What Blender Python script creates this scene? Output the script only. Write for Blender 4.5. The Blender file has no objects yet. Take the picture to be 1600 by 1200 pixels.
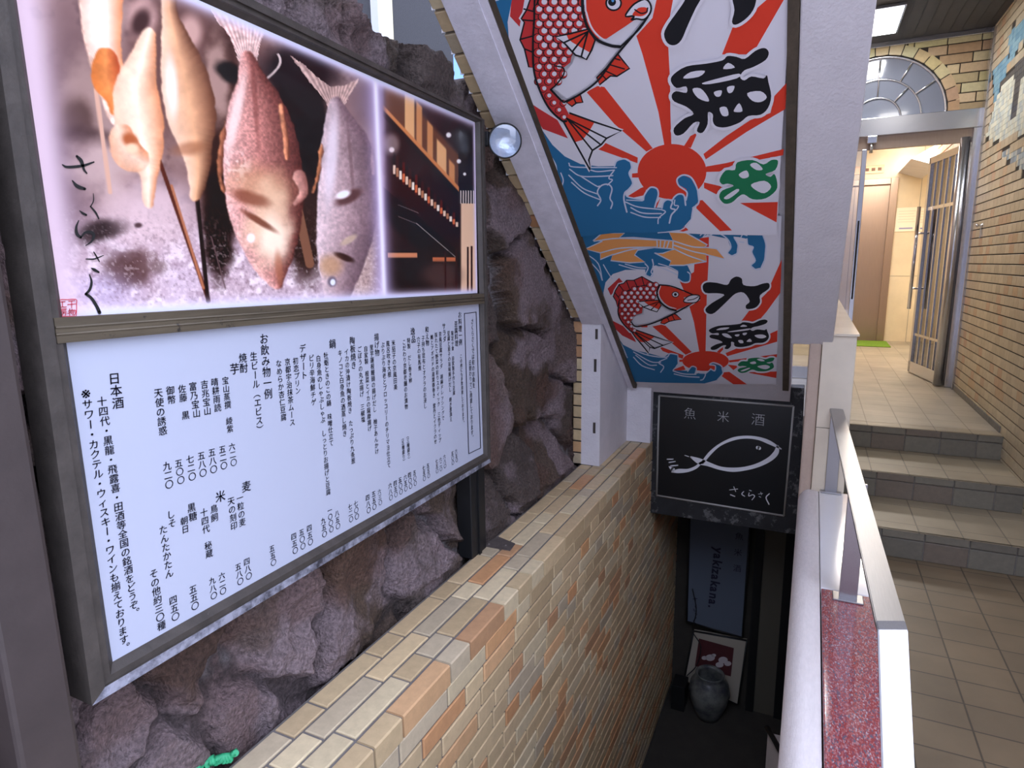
import bpy, bmesh, math, random
import numpy as np
from mathutils import Vector, Matrix
from bpy import data as D
SC = bpy.context.scene
COL = SC.collection
random.seed(7)

# ------------------------------------------------------------------ camera
CAM = np.array([0.0, 0.0, 1.6])
FPX = 984.0
YAW, PIT, ROL = (math.radians(a) for a in (-25.478, -10.692, -0.7795))
def cam_axes():
    f = np.array([math.sin(YAW)*math.cos(PIT), math.cos(YAW)*math.cos(PIT), math.sin(PIT)])
    r0 = np.cross(f, [0, 0, 1.0]); r0 /= np.linalg.norm(r0); u0 = np.cross(r0, f)
    r = r0*math.cos(ROL) + u0*math.sin(ROL)
    u = u0*math.cos(ROL) - r0*math.sin(ROL)
    return r, u, f
RX, UX, FX = cam_axes()
cd = D.cameras.new('camera'); cam = D.objects.new('camera', cd); COL.objects.link(cam)
cd.sensor_fit = 'HORIZONTAL'; cd.sensor_width = 36.0; cd.lens = FPX/1600*36.0
cd.clip_start = 0.02
m = Matrix.Identity(4)
for i in range(3):
    m[i][0], m[i][1], m[i][2], m[i][3] = RX[i], UX[i], -FX[i], CAM[i]
cam.matrix_world = m
SC.camera = cam

# ------------------------------------------------------------------ world, daylight, exposure
W = D.worlds.new('world'); SC.world = W; W.use_nodes = True
wn = W.node_tree.nodes; wl = W.node_tree.links; wn.clear()
wo = wn.new('ShaderNodeOutputWorld'); wb = wn.new('ShaderNodeBackground')
tc = wn.new('ShaderNodeTexCoord'); sp = wn.new('ShaderNodeSeparateXYZ'); rp = wn.new('ShaderNodeValToRGB')
rp.color_ramp.elements[0].position = 0.42; rp.color_ramp.elements[0].color = (0.10, 0.11, 0.13, 1)
rp.color_ramp.elements[1].position = 0.75; rp.color_ramp.elements[1].color = (0.68, 0.745, 0.98, 1)
e = rp.color_ramp.elements.new(0.52); e.color = (0.36, 0.40, 0.52, 1)
mp = wn.new('ShaderNodeMapRange'); mp.inputs[1].default_value = -1; mp.inputs[2].default_value = 1
wl.new(tc.outputs['Generated'], sp.inputs[0]); wl.new(sp.outputs['Z'], mp.inputs[0])
wl.new(mp.outputs[0], rp.inputs[0]); wl.new(rp.outputs[0], wb.inputs[0]); wl.new(wb.outputs[0], wo.inputs[0])
wb.inputs[1].default_value = 4.0
SC.view_settings.view_transform = 'Standard'
SC.view_settings.look = 'None'
SC.view_settings.gamma = 1.0
SC.view_settings.exposure = 0.62
SC.view_settings.use_curve_mapping = False
def lamp(name, kind, loc, energy, color, size=0.3, rot=(0, 0, 0), size_y=None):
    l = D.lights.new(name, kind); l.energy = energy; l.color = color
    if kind == 'AREA':
        l.size = size
        if size_y: l.shape = 'RECTANGLE'; l.size_y = size_y
    else:
        l.shadow_soft_size = size
    o = D.objects.new(name, l); COL.objects.link(o); o.location = loc; o.rotation_euler = rot
    return o
lamp('lobby_light', 'AREA', (0.75, 8.6, 3.0), 50, (1.0, 0.91, 0.79), 0.7)
lamp('elevator_wash', 'POINT', (1.02, 9.85, 2.9), 4, (1.0, 0.9, 0.74), 0.08)
lamp('corridor_light', 'AREA', (0.34, 6.0, 3.385), 9, (0.93, 0.97, 1.0), 0.24, size_y=0.55)
lamp('passage_fill', 'AREA', (0.75, 3.6, 3.385), 4, (1.0, 0.96, 0.9), 0.3, size_y=0.6)  # added fill lamp, no fixture of its own

# ------------------------------------------------------------------ pixel helpers: a photo pixel meets a real plane
def ray(px, py):
    v = RX*((px-800)/FPX) - UX*((py-600)/FPX) + FX
    return v
def at(px, py, ax, val):
    d = ray(px, py)
    return Vector(CAM + d*((val-CAM[ax])/d[ax]))
def project(P):
    q = P - CAM
    z = q@FX
    return 800+FPX*(q@RX)/z, 600-FPX*(q@UX)/z
SLOPE = math.radians(39.84)
SN = np.array([0, math.sin(SLOPE), math.cos(SLOPE)])      # soffit normal, pointing up
SD = SN@np.array(at(908, 503, 1, 3.25))
def soffit(px, py, off=0.0):
    d = ray(px, py)
    return Vector(CAM + d*((SD+off-SN@CAM)/(SN@d)))
def soffit_z(y, off=0.0):
    return (SD+off-SN[1]*y)/SN[2]

# ------------------------------------------------------------------ colour and material helpers
def lin(c):
    c = c/255.0
    return c/12.92 if c <= 0.04045 else ((c+0.055)/1.055)**2.4
def S(r, g, b): return (lin(r), lin(g), lin(b))
MATS = {}
def mat(name, rgb, rough=0.6, metal=0.0, noise=0.0, nscale=20.0, bump=0.0, bscale=60.0, stretch=(1, 1, 1), emit=0.0,
        spec=0.5, dark=None, coat=0.0, alpha_trans=0.0, attr=None, wear=None, bdist=0.01):
    """one procedural material: base colour (or colour attribute), noise variation, noise bump, optional second tone"""
    if name in MATS: return MATS[name]
    M = D.materials.new(name); M.use_nodes = True
    nt = M.node_tree; n = nt.nodes; l = nt.links
    b = n['Principled BSDF']
    b.inputs['Roughness'].default_value = rough; b.inputs['Metallic'].default_value = metal
    b.inputs['Specular IOR Level'].default_value = spec
    b.inputs['Coat Weight'].default_value = coat
    b.inputs['Transmission Weight'].default_value = alpha_trans
    b.inputs['Base Color'].default_value = (*rgb, 1)
    M.diffuse_color = (*rgb, 1)
    co = n.new('ShaderNodeTexCoord'); mpg = n.new('ShaderNodeMapping'); mpg.inputs['Scale'].default_value = stretch
    l.new(co.outputs['Object'], mpg.inputs[0])
    src = None
    if attr:
        a = n.new('ShaderNodeAttribute'); a.attribute_name = attr; src = a.outputs['Color']
    if noise > 0 or dark:
        t = n.new('ShaderNodeTexNoise'); t.inputs['Scale'].default_value = nscale; t.inputs['Detail'].default_value = 6
        t.inputs['Roughness'].default_value = 0.65
        l.new(mpg.outputs[0], t.inputs['Vector'])
        mx = n.new('ShaderNodeMix'); mx.data_type = 'RGBA'
        if dark:
            r = n.new('ShaderNodeValToRGB'); r.color_ramp.elements[0].position = 0.38; r.color_ramp.elements[1].position = 0.62
            l.new(t.outputs['Fac'], r.inputs[0]); l.new(r.outputs[0], mx.inputs[0])
            mx.inputs[6].default_value = (*dark, 1); mx.inputs[7].default_value = (*rgb, 1)
        else:
            mx.blend_type = 'MULTIPLY'; mx.inputs[0].default_value = 1.0
            r = n.new('ShaderNodeMapRange'); r.inputs[1].default_value = 0.3; r.inputs[2].default_value = 0.7
            r.inputs[3].default_value = 1-noise; r.inputs[4].default_value = 1+noise
            l.new(t.outputs['Fac'], r.inputs[0])
            if src: l.new(src, mx.inputs[6])
            else: mx.inputs[6].default_value = (*rgb, 1)
            l.new(r.outputs[0], mx.inputs[7])
        src = mx.outputs[2]
    if src: l.new(src, b.inputs['Base Color'])
    if wear:                                               # (rgb, scale, threshold): patches of wear with their own shape
        t = n.new('ShaderNodeTexNoise'); t.inputs['Scale'].default_value = wear[1]; t.inputs['Detail'].default_value = 8
        t.inputs['Roughness'].default_value = 0.75
        l.new(co.outputs['Object'], t.inputs['Vector'])
        r = n.new('ShaderNodeValToRGB'); r.color_ramp.elements[0].position = wear[2]; r.color_ramp.elements[1].position = wear[2]+0.06
        mx = n.new('ShaderNodeMix'); mx.data_type = 'RGBA'
        l.new(t.outputs['Fac'], r.inputs[0]); l.new(r.outputs[0], mx.inputs[0])
        if src: l.new(src, mx.inputs[6])
        else: mx.inputs[6].default_value = (*rgb, 1)
        mx.inputs[7].default_value = (*wear[0], 1)
        l.new(mx.outputs[2], b.inputs['Base Color'])
    if bump > 0:
        t = n.new('ShaderNodeTexNoise'); t.inputs['Scale'].default_value = bscale; t.inputs['Detail'].default_value = 8
        t.inputs['Roughness'].default_value = 0.6
        l.new(mpg.outputs[0], t.inputs['Vector'])
        bp = n.new('ShaderNodeBump'); bp.inputs['Strength'].default_value = bump; bp.inputs['Distance'].default_value = bdist
        l.new(t.outputs['Fac'], bp.inputs['Height']); l.new(bp.outputs[0], b.inputs['Normal'])
    if emit > 0:
        b.inputs['Emission Color'].default_value = (*rgb, 1); b.inputs['Emission Strength'].default_value = emit
    MATS[name] = M
    return M
def glass(name, tint=(0.95, 0.98, 1.0), mixf=0.12):
    if name in MATS: return MATS[name]
    M = D.materials.new(name); M.use_nodes = True; n = M.node_tree.nodes; l = M.node_tree.links; n.clear()
    o = n.new('ShaderNodeOutputMaterial'); t = n.new('ShaderNodeBsdfTransparent'); g = n.new('ShaderNodeBsdfGlossy')
    f = n.new('ShaderNodeFresnel'); f.inputs[0].default_value = 1.5; x = n.new('ShaderNodeMixShader')
    t.inputs[0].default_value = (*tint, 1); g.inputs['Roughness'].default_value = 0.02
    a = n.new('ShaderNodeMath'); a.operation = 'ADD'; a.inputs[1].default_value = mixf; a.use_clamp = True
    l.new(f.outputs[0], a.inputs[0]); l.new(a.outputs[0], x.inputs[0]); l.new(t.outputs[0], x.inputs[1]); l.new(g.outputs[0], x.inputs[2])
    l.new(x.outputs[0], o.inputs[0]); MATS[name] = M
    return M

# ------------------------------------------------------------------ object helpers
def link(name, me, mats, parent=None):
    o = D.objects.new(name, me); COL.objects.link(o)
    for mm in (mats if isinstance(mats, (list, tuple)) else [mats]): me.materials.append(mm)
    if parent is not None: o.parent = parent
    return o
def obj(name, bm, mats, parent=None, smooth=False):
    me = D.meshes.new(name)
    bmesh.ops.recalc_face_normals(bm, faces=bm.faces[:]) if not smooth == 'keep' else None
    bm.to_mesh(me); bm.free()
    if smooth is True:
        for p in me.polygons: p.use_smooth = True
    return link(name, me, mats, parent)
def tag(o, label, cat, group=None):
    o['label'] = label; o['category'] = cat
    if group: o['group'] = group
    return o
def struct(o, label=None, cat=None):
    o['kind'] = 'structure'
    if label: o['label'] = label
    if cat: o['category'] = cat
    return o
def empty(name, label, cat, loc=(0, 0, 0), group=None):
    o = D.objects.new(name, None); COL.objects.link(o); o.location = (0, 0, 0); o.empty_display_size = 0.1
    tag(o, label, cat, group)
    return o
def B(): return bmesh.new()
def box(bm, a, b, mi=0, bevel=0.0):
    x0, y0, z0 = a; x1, y1, z1 = b
    vs = [bm.verts.new(p) for p in ((x0,y0,z0),(x1,y0,z0),(x1,y1,z0),(x0,y1,z0),(x0,y0,z1),(x1,y0,z1),(x1,y1,z1),(x0,y1,z1))]
    fs = [bm.faces.new([vs[i] for i in q]) for q in ((0,3,2,1),(4,5,6,7),(0,1,5,4),(1,2,6,5),(2,3,7,6),(3,0,4,7))]
    for f in fs: f.material_index = mi
    if bevel > 0:
        es = list({e for f in fs for e in f.edges})
        r = bmesh.ops.bevel(bm, geom=es, offset=bevel, segments=2, affect='EDGES', profile=0.5)
        for f in r['faces']: f.material_index = mi
    return vs
def prism(bm, front, back, mi=0, bevel=0.0):
    f = [bm.verts.new(p) for p in front]; b = [bm.verts.new(p) for p in back]; n = len(f)
    fs = [bm.faces.new(f), bm.faces.new(b[::-1])]
    for i in range(n):
        j = (i+1) % n
        fs.append(bm.faces.new((f[j], f[i], b[i], b[j])))
    for q in fs: q.material_index = mi
    if bevel > 0:
        es = list({e for q in fs for e in q.edges})
        bmesh.ops.bevel(bm, geom=es, offset=bevel, segments=2, affect='EDGES', profile=0.5)
def frame_axes(d):
    d = Vector(d).normalized(); a = Vector((0, 0, 1)) if abs(d.z) < 0.9 else Vector((1, 0, 0))
    u = d.cross(a).normalized(); v = d.cross(u).normalized()
    return u, v
def tube(bm, pts, r, seg=10, mi=0, caps=True):
    pts = [Vector(p) for p in pts]; rings = []
    rr = r if isinstance(r, (list, tuple)) else [r]*len(pts)
    u = v = None
    for i, p in enumerate(pts):
        d = (pts[min(i+1, len(pts)-1)]-pts[max(i-1, 0)])
        if u is None: u, v = frame_axes(d)
        else:
            dn = d.normalized(); u = (u-dn*u.dot(dn)).normalized(); v = dn.cross(u)
        rings.append([bm.verts.new(p+u*math.cos(2*math.pi*k/seg)*rr[i]+v*math.sin(2*math.pi*k/seg)*rr[i]) for k in range(seg)])
    for a, b in zip(rings, rings[1:]):
        for k in range(seg):
            f = bm.faces.new((a[k], a[(k+1) % seg], b[(k+1) % seg], b[k])); f.material_index = mi; f.smooth = True
    if caps:
        bm.faces.new(rings[0][::-1]).material_index = mi; bm.faces.new(rings[-1]).material_index = mi
def lathe(bm, prof, origin, axis, seg=32, mi=0):
    """prof = [(radius, distance along axis)]"""
    o = Vector(origin); d = Vector(axis).normalized(); u, v = frame_axes(d); rings = []
    for r, h in prof:
        if r < 1e-6: rings.append([bm.verts.new(o+d*h)])
        else: rings.append([bm.verts.new(o+d*h+u*math.cos(2*math.pi*k/seg)*r+v*math.sin(2*math.pi*k/seg)*r) for k in range(seg)])
    for a, b in zip(rings, rings[1:]):
        for k in range(seg):
            k2 = (k+1) % seg
            if len(a) == 1 and len(b) == 1: continue
            if len(a) == 1: f = bm.faces.new((a[0], b[k2], b[k]))
            elif len(b) == 1: f = bm.faces.new((a[k], a[k2], b[0]))
            else: f = bm.faces.new((a[k], a[k2], b[k2], b[k]))
            f.material_index = mi; f.smooth = True
def smooth_line(pts, n=6, closed=False):
    if len(pts) < 3: return list(pts)
    P = [np.array(p, float) for p in pts]; out = []; N = len(P)
    rng = range(N if closed else N-1)
    for i in rng:
        p1, p2 = P[i], P[(i+1) % N]
        p0 = P[i-1] if (closed or i > 0) else p1*2-p2
        p3 = P[(i+2) % N] if (closed or i+2 < N) else p2*2-p1
        for k in range(n):
            t = k/n
            out.append(0.5*((2*p1)+(-p0+p2)*t+(2*p0-5*p1+4*p2-p3)*t*t+(-p0+3*p1-3*p2+p3)*t**3))
    if not closed: out.append(P[-1])
    return [tuple(p) for p in out]

class Print:
    """flat printing on a real plane: filled shapes and brush strokes, later layers a hair in front of earlier ones"""
    def __init__(self, mapper, tf=(1, 0, 1, 0), step=0.0005):
        self.m = mapper; self.bm = bmesh.new(); self.mats = []; self.lift = 0.0; self.step = step
        self.sx, self.ox, self.sy, self.oy = tf
    def up(self, k=1): self.lift += self.step*k
    def mi(self, mm):
        if mm not in self.mats: self.mats.append(mm)
        return self.mats.index(mm)
    def P(self, p): return self.bm.verts.new(self.m(p[0]*self.sx+self.ox, p[1]*self.sy+self.oy, self.lift))
    def poly(self, pts, mm, curved=0):
        if curved: pts = smooth_line(pts, curved, True)
        vs = [self.P(p) for p in pts]
        f = self.bm.faces.new(vs); f.normal_update(); f.material_index = self.mi(mm)
        bmesh.ops.triangulate(self.bm, faces=[f])
    def disc(self, c, r, mm, ry=None, seg=20, rot=0.0):
        ry = ry or r
        self.poly([(c[0]+math.cos(t)*r*math.cos(rot)-math.sin(t)*ry*math.sin(rot), c[1]+math.cos(t)*r*math.sin(rot)+math.sin(t)*ry*math.cos(rot))
                   for t in (2*math.pi*k/seg for k in range(seg))], mm)
    def stroke(self, pts, w, mm, n=6, closed=False, caps=True):
        """w = width or one width per control point"""
        ws = list(w) if isinstance(w, (list, tuple)) else [w]*len(pts)
        q = smooth_line([(p[0], p[1], ww) for p, ww in zip(pts, ws)], n, closed) if len(pts) > 2 else [(p[0], p[1], ww) for p, ww in zip(pts, ws)]
        if closed: q = q+[q[0]]
        L = []
        for i, p in enumerate(q):
            a = q[max(i-1, 0)]; b = q[min(i+1, len(q)-1)]
            if closed and i in (0, len(q)-1): a, b = q[-2], q[1]
            dx, dy = b[0]-a[0], b[1]-a[1]; h = math.hypot(dx, dy) or 1
            nx, ny = -dy/h*p[2]/2, dx/h*p[2]/2
            L.append((self.P((p[0]+nx, p[1]+ny)), self.P((p[0]-nx, p[1]-ny))))
        k = self.mi(mm)
        for a, b in zip(L, L[1:]):
            try:
                f = self.bm.faces.new((a[0], a[1], b[1], b[0])); f.material_index = k
            except ValueError: pass
        if caps and not closed:
            for p in (q[0], q[-1]):
                if p[2] > 0.5: self.disc(p, p[2]/2, mm, seg=10)
    def build(self, name, parent=None):
        me = D.meshes.new(name); self.bm.to_mesh(me); self.bm.free()
        return link(name, me, self.mats, parent)

# glyph outlines come from the built-in text object, one mesh per character, then copied into one lettering mesh
GL = {}
def glyph(ch, bold=0.0):
    key = (ch, bold)
    if key in GL: return GL[key]
    cu = D.curves.new('glyph', 'FONT'); cu.body = ch; cu.size = 1.0; cu.offset = bold; cu.resolution_u = 3
    o = D.objects.new('glyph', cu); COL.objects.link(o)
    bpy.context.view_layer.update()
    me = D.meshes.new_from_object(o.evaluated_get(bpy.context.evaluated_depsgraph_get()))
    vs = [(v.co.x, v.co.y) for v in me.vertices]; fs = [tuple(p.vertices) for p in me.polygons]
    D.objects.remove(o); D.curves.remove(cu); D.meshes.remove(me)
    GL[key] = (vs, fs)
    return GL[key]
ROTATE = set('ー（）')
def put_glyph(bm, ch, c, ux, uy, size, bold=0.0, cx=0.5, cy=0.38, mi=0, slant=0.0):
    vs, fs = glyph(ch, bold)
    out = []
    for x, y in vs:
        x -= cx; y -= cy
        if ch == '。': x += 0.62; y += 0.62
        if ch in ROTATE: x, y = y, -x
        out.append(bm.verts.new(c+ux*((x+slant*y)*size)+uy*((y-slant*x)*size)))
    for f in fs:
        try: q = bm.faces.new([out[i] for i in f]); q.material_index = mi
        except ValueError: pass
def fbm(X, Y, seed=0, octaves=5, lac=2.0, gain=0.5):
    out = np.zeros_like(X); amp = 1.0; tot = 0
    for o in range(octaves):
        rs = np.random.RandomState(seed+o*17); T = rs.rand(64, 64)
        x = X*lac**o+o*3.7; y = Y*lac**o+o*5.1
        xi = np.floor(x).astype(int); yi = np.floor(y).astype(int); fx = x-xi; fy = y-yi
        fx = fx*fx*(3-2*fx); fy = fy*fy*(3-2*fy)
        g = lambda a, b: T[a % 64, b % 64]
        v = (g(xi, yi)*(1-fx)+g(xi+1, yi)*fx)*(1-fy)+(g(xi, yi+1)*(1-fx)+g(xi+1, yi+1)*fx)*fy
        out += v*amp; tot += amp; amp *= gain
    return out/tot
def grid_mesh(name, P, C, mats, parent=None, smooth=True):
    """P (n,m,3) points, C (n,m,3) linear colours -> mesh with colour attribute Col"""
    n, k = P.shape[:2]
    me = D.meshes.new(name)
    idx = np.arange(n*k).reshape(n, k)
    F = np.stack([idx[:-1, :-1], idx[1:, :-1], idx[1:, 1:], idx[:-1, 1:]], -1).reshape(-1, 4)
    me.vertices.add(n*k); me.vertices.foreach_set('co', P.reshape(-1).astype(np.float32))
    me.loops.add(F.size); me.loops.foreach_set('vertex_index', F.reshape(-1).astype(np.int32))
    me.polygons.add(len(F)); me.polygons.foreach_set('loop_start', np.arange(0, F.size, 4, dtype=np.int32))
    me.polygons.foreach_set('use_smooth', np.full(len(F), smooth))
    me.update(calc_edges=True)
    a = me.color_attributes.new('Col', 'FLOAT_COLOR', 'POINT')
    a.data.foreach_set('color', np.concatenate([C.reshape(-1, 3), np.ones((n*k, 1))], 1).reshape(-1).astype(np.float32))
    return link(name, me, mats, parent)
class Tiles:
    """bevelled tiles with one colour each in one mesh (pattern of a wall), plus grout slabs"""
    def __init__(self): self.bm = bmesh.new(); self.cl = self.bm.verts.layers.float_color.new('Col')
    def tile(self, O, U, V, N, w, h, d, col, ch=0.003):
        O, U, V, N = Vector(O), Vector(U), Vector(V), Vector(N); L = []
        for k, (i, z) in enumerate(((0, -0.004), (0, d-ch), (ch, d))):
            L.append([self.bm.verts.new(O+U*a+V*b+N*z) for a, b in ((i, i), (w-i, i), (w-i, h-i), (i, h-i))])
        for r in L:
            for v in r: v[self.cl] = (*col, 1)
        for a, b in zip(L, L[1:]):
            for k in range(4): self.bm.faces.new((a[k], a[(k+1) % 4], b[(k+1) % 4], b[k]))
        self.bm.faces.new(L[-1])
    def field(self, O, U, V, N, Wd, Ht, tw, th, g, d, colfn, off=0.5, skip=None, ch=0.003, u0=0.0, gh=None):
        O, U, V, N = Vector(O), Vector(U), Vector(V), Vector(N)
        j = 0; v = 0.0; gv = g; g = g if gh is None else gh
        while v < Ht-0.01:
            h = min(th, Ht-v); u = -((j*off) % 1.0)*(tw+g)+u0
            while u < Wd:
                a, b = max(u, 0), min(u+tw, Wd)
                if b-a > 0.012 and not (skip and skip((a+b)/2, v+h/2)):
                    self.tile(O+U*a+V*v, U, V, N, b-a, h, d, colfn((a+b)/2, v+h/2), ch)
                u += tw+g
            v += th+gv; j += 1
    def slab(self, a, b, mi=1): box(self.bm, a, b, mi)
    def build(self, name, mats, parent=None): return obj(name, self.bm, mats, parent, 'keep')

# ------------------------------------------------------------------ materials
m_plaster = mat('white_plaster', S(224, 220, 224), 0.85, noise=0.05, nscale=9, bump=0.35, bscale=90)
m_beam = mat('painted_concrete', S(224, 220, 230), 0.8, noise=0.10, nscale=14, bump=0.3, bscale=70)
m_beige = mat('beige_plaster', S(198, 176, 158), 0.85, noise=0.06, nscale=10, bump=0.4, bscale=80)
m_parapet = mat('brushed_plaster', S(234, 226, 222), 0.8, noise=0.05, nscale=90, bump=0.3, bscale=160, stretch=(1, 0.35, 1))
m_tile = mat('glazed_wall_tile', S(200, 180, 150), 0.42, noise=0.10, nscale=35, attr='Col', bump=0.06, bscale=140)
m_mosaic = mat('mosaic_tile', S(200, 180, 150), 0.45, attr='Col')
m_grout = mat('dark_grout', S(112, 107, 104), 0.9, noise=0.2, nscale=40)
m_grout_dk = mat('blackened_grout', S(52, 46, 40), 0.9)
m_grout_lt = mat('grey_grout', S(128, 124, 120), 0.9, noise=0.2, nscale=40)
m_rock = mat('rough_stone', S(110, 90, 88), 0.85, noise=0.5, nscale=95, attr='Col', bump=1.0, bscale=85, bdist=0.03)
m_steel = mat('stainless_steel', S(200, 200, 205), 0.24, 0.95, noise=0.05, nscale=60, stretch=(8, 1, 0.3))
m_brushed = mat('brushed_steel', S(170, 168, 170), 0.36, 0.9, noise=0.06, nscale=80, stretch=(6, 0.2, 6))
m_bronze = mat('elevator_steel', S(166, 146, 132), 0.36, 0.8, noise=0.05, nscale=30, stretch=(6, 1, 0.2))
m_chrome = mat('chrome', S(225, 225, 230), 0.12, 1.0)
m_frame = mat('weathered_dark_metal', S(68, 62, 57), 0.55, 0.0, noise=0.3, nscale=18, bump=0.15, bscale=90, wear=(S(120, 114, 106), 60, 0.68))
m_frame_edge = mat('flaking_silver_paint', S(176, 178, 194), 0.4, 0.3, dark=S(70, 70, 78), nscale=26, bump=0.4, bscale=60)
m_divider = mat('weathered_bronze_strip', S(92, 82, 66), 0.55, 0.2, noise=0.3, nscale=22, stretch=(1, 0.15, 2), bump=0.15, wear=(S(48, 42, 38), 20, 0.6))
m_post = mat('dark_brown_paint', S(66, 57, 55), 0.5, 0.0, noise=0.12, nscale=12, bump=0.08, bscale=60, wear=(S(104, 92, 92), 9, 0.72))
m_black = mat('black_paint', S(22, 23, 25), 0.5, noise=0.2, nscale=20)
m_wood = mat('dark_wood_batten', S(78, 68, 56), 0.65, noise=0.3, nscale=30, stretch=(1, 0.1, 1))
m_acryl = mat('milky_acrylic', S(186, 191, 208), 0.28, coat=0.2)
m_ink = mat('navy_black_ink', S(28, 28, 50), 0.5)
m_marble = mat('cream_marble', S(228, 214, 190), 0.22, noise=0.07, nscale=4, coat=0.2)
m_whitemarble = mat('white_marble', S(244, 242, 242), 0.12, noise=0.02, nscale=6, coat=0.4)
m_lobby = mat('lobby_marble', S(226, 210, 182), 0.3, noise=0.08, nscale=3)
def granite():
    M = D.materials.new('red_granite'); M.use_nodes = True; n = M.node_tree.nodes; l = M.node_tree.links; b = n['Principled BSDF']
    co = n.new('ShaderNodeTexCoord'); v = n.new('ShaderNodeTexVoronoi'); v.inputs['Scale'].default_value = 330
    mp = n.new('ShaderNodeMapping'); mp.inputs['Rotation'].default_value = (0, 0, 0.9); mp.inputs['Scale'].default_value = (1, 0.5, 1)
    r = n.new('ShaderNodeValToRGB'); sx = n.new('ShaderNodeSeparateColor')
    els = [(0.0, S(150, 68, 68)), (0.30, S(164, 90, 90)), (0.52, S(172, 118, 120)), (0.70, S(132, 76, 88)), (0.84, S(106, 94, 108)), (0.95, S(176, 156, 160))]
    r.color_ramp.interpolation = 'CONSTANT'
    r.color_ramp.elements[0].color = (*els[0][1], 1)
    r.color_ramp.elements[1].position = els[1][0]; r.color_ramp.elements[1].color = (*els[1][1], 1)
    for p, c in els[2:]:
        e = r.color_ramp.elements.new(p); e.color = (*c, 1)
    l.new(co.outputs['Object'], mp.inputs[0]); l.new(mp.outputs[0], v.inputs['Vector']); l.new(v.outputs['Color'], sx.inputs[0]); l.new(sx.outputs[0], r.inputs[0])
    l.new(r.outputs[0], b.inputs['Base Color']); b.inputs['Roughness'].default_value = 0.12; b.inputs['Coat Weight'].default_value = 0.3
    return M
m_granite = granite()
def floor_tiles(name, c1, c2, grout, w=0.2, h=0.15, rough=0.45):
    M = D.materials.new(name); M.use_nodes = True; n = M.node_tree.nodes; l = M.node_tree.links; b = n['Principled BSDF']
    co = n.new('ShaderNodeTexCoord'); k = n.new('ShaderNodeTexBrick'); k.offset = 0.0; k.squash = 1.0
    k.inputs['Scale'].default_value = 1.0; k.inputs['Brick Width'].default_value = w; k.inputs['Row Height'].default_value = h
    k.inputs['Mortar Size'].default_value = 0.0035; k.inputs['Mortar Smooth'].default_value = 0.2
    k.inputs['Color1'].default_value = (*c1, 1); k.inputs['Color2'].default_value = (*c2, 1); k.inputs['Mortar'].default_value = (*grout, 1)
    t = n.new('ShaderNodeTexNoise'); t.inputs['Scale'].default_value = 3.0; t.inputs['Detail'].default_value = 8
    r = n.new('ShaderNodeMapRange'); r.inputs[1].default_value = 0.3; r.inputs[2].default_value = 0.7; r.inputs[3].default_value = 0.8; r.inputs[4].default_value = 1.15
    x = n.new('ShaderNodeMix'); x.data_type = 'RGBA'; x.blend_type = 'MULTIPLY'; x.inputs[0].default_value = 1
    l.new(co.outputs['Object'], k.inputs['Vector']); l.new(co.outputs['Object'], t.inputs['Vector']); l.new(t.outputs['Fac'], r.inputs[0])
    l.new(k.outputs['Color'], x.inputs[6]); l.new(r.outputs[0], x.inputs[7]); l.new(x.outputs[2], b.inputs['Base Color'])
    bp = n.new('ShaderNodeBump'); bp.inputs['Strength'].default_value = 0.4; bp.inputs['Distance'].default_value = 0.003; bp.invert = True
    t2 = n.new('ShaderNodeTexNoise'); t2.inputs['Scale'].default_value = 120; l.new(co.outputs['Object'], t2.inputs['Vector'])
    ad = n.new('ShaderNodeMath'); ad.operation = 'MULTIPLY_ADD'; ad.inputs[1].default_value = 0.25
    l.new(t2.outputs['Fac'], ad.inputs[0]); l.new(k.outputs['Fac'], ad.inputs[2]); l.new(ad.outputs[0], bp.inputs['Height']); l.new(bp.outputs[0], b.inputs['Normal'])
    b.inputs['Roughness'].default_value = rough
    return M
m_floor = floor_tiles('brown_floor_tiles', S(120, 103, 80), S(112, 97, 77), S(72, 63, 52))
m_tread = floor_tiles('beige_step_tiles', S(150, 138, 116), S(142, 130, 110), S(108, 100, 88), 0.2, 0.3)
m_landing = floor_tiles('pale_floor_tiles', S(164, 154, 136), S(157, 147, 130), S(128, 119, 104), 0.2, 0.2)
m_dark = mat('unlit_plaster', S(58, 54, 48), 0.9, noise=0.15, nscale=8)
m_ceil = mat('dark_slatted_ceiling', S(70, 70, 72), 0.7, noise=0.1, nscale=20)
m_stucco = mat('grey_stucco', S(64, 64, 67), 0.95, noise=0.12, nscale=120, bump=0.4, bscale=160)

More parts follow.
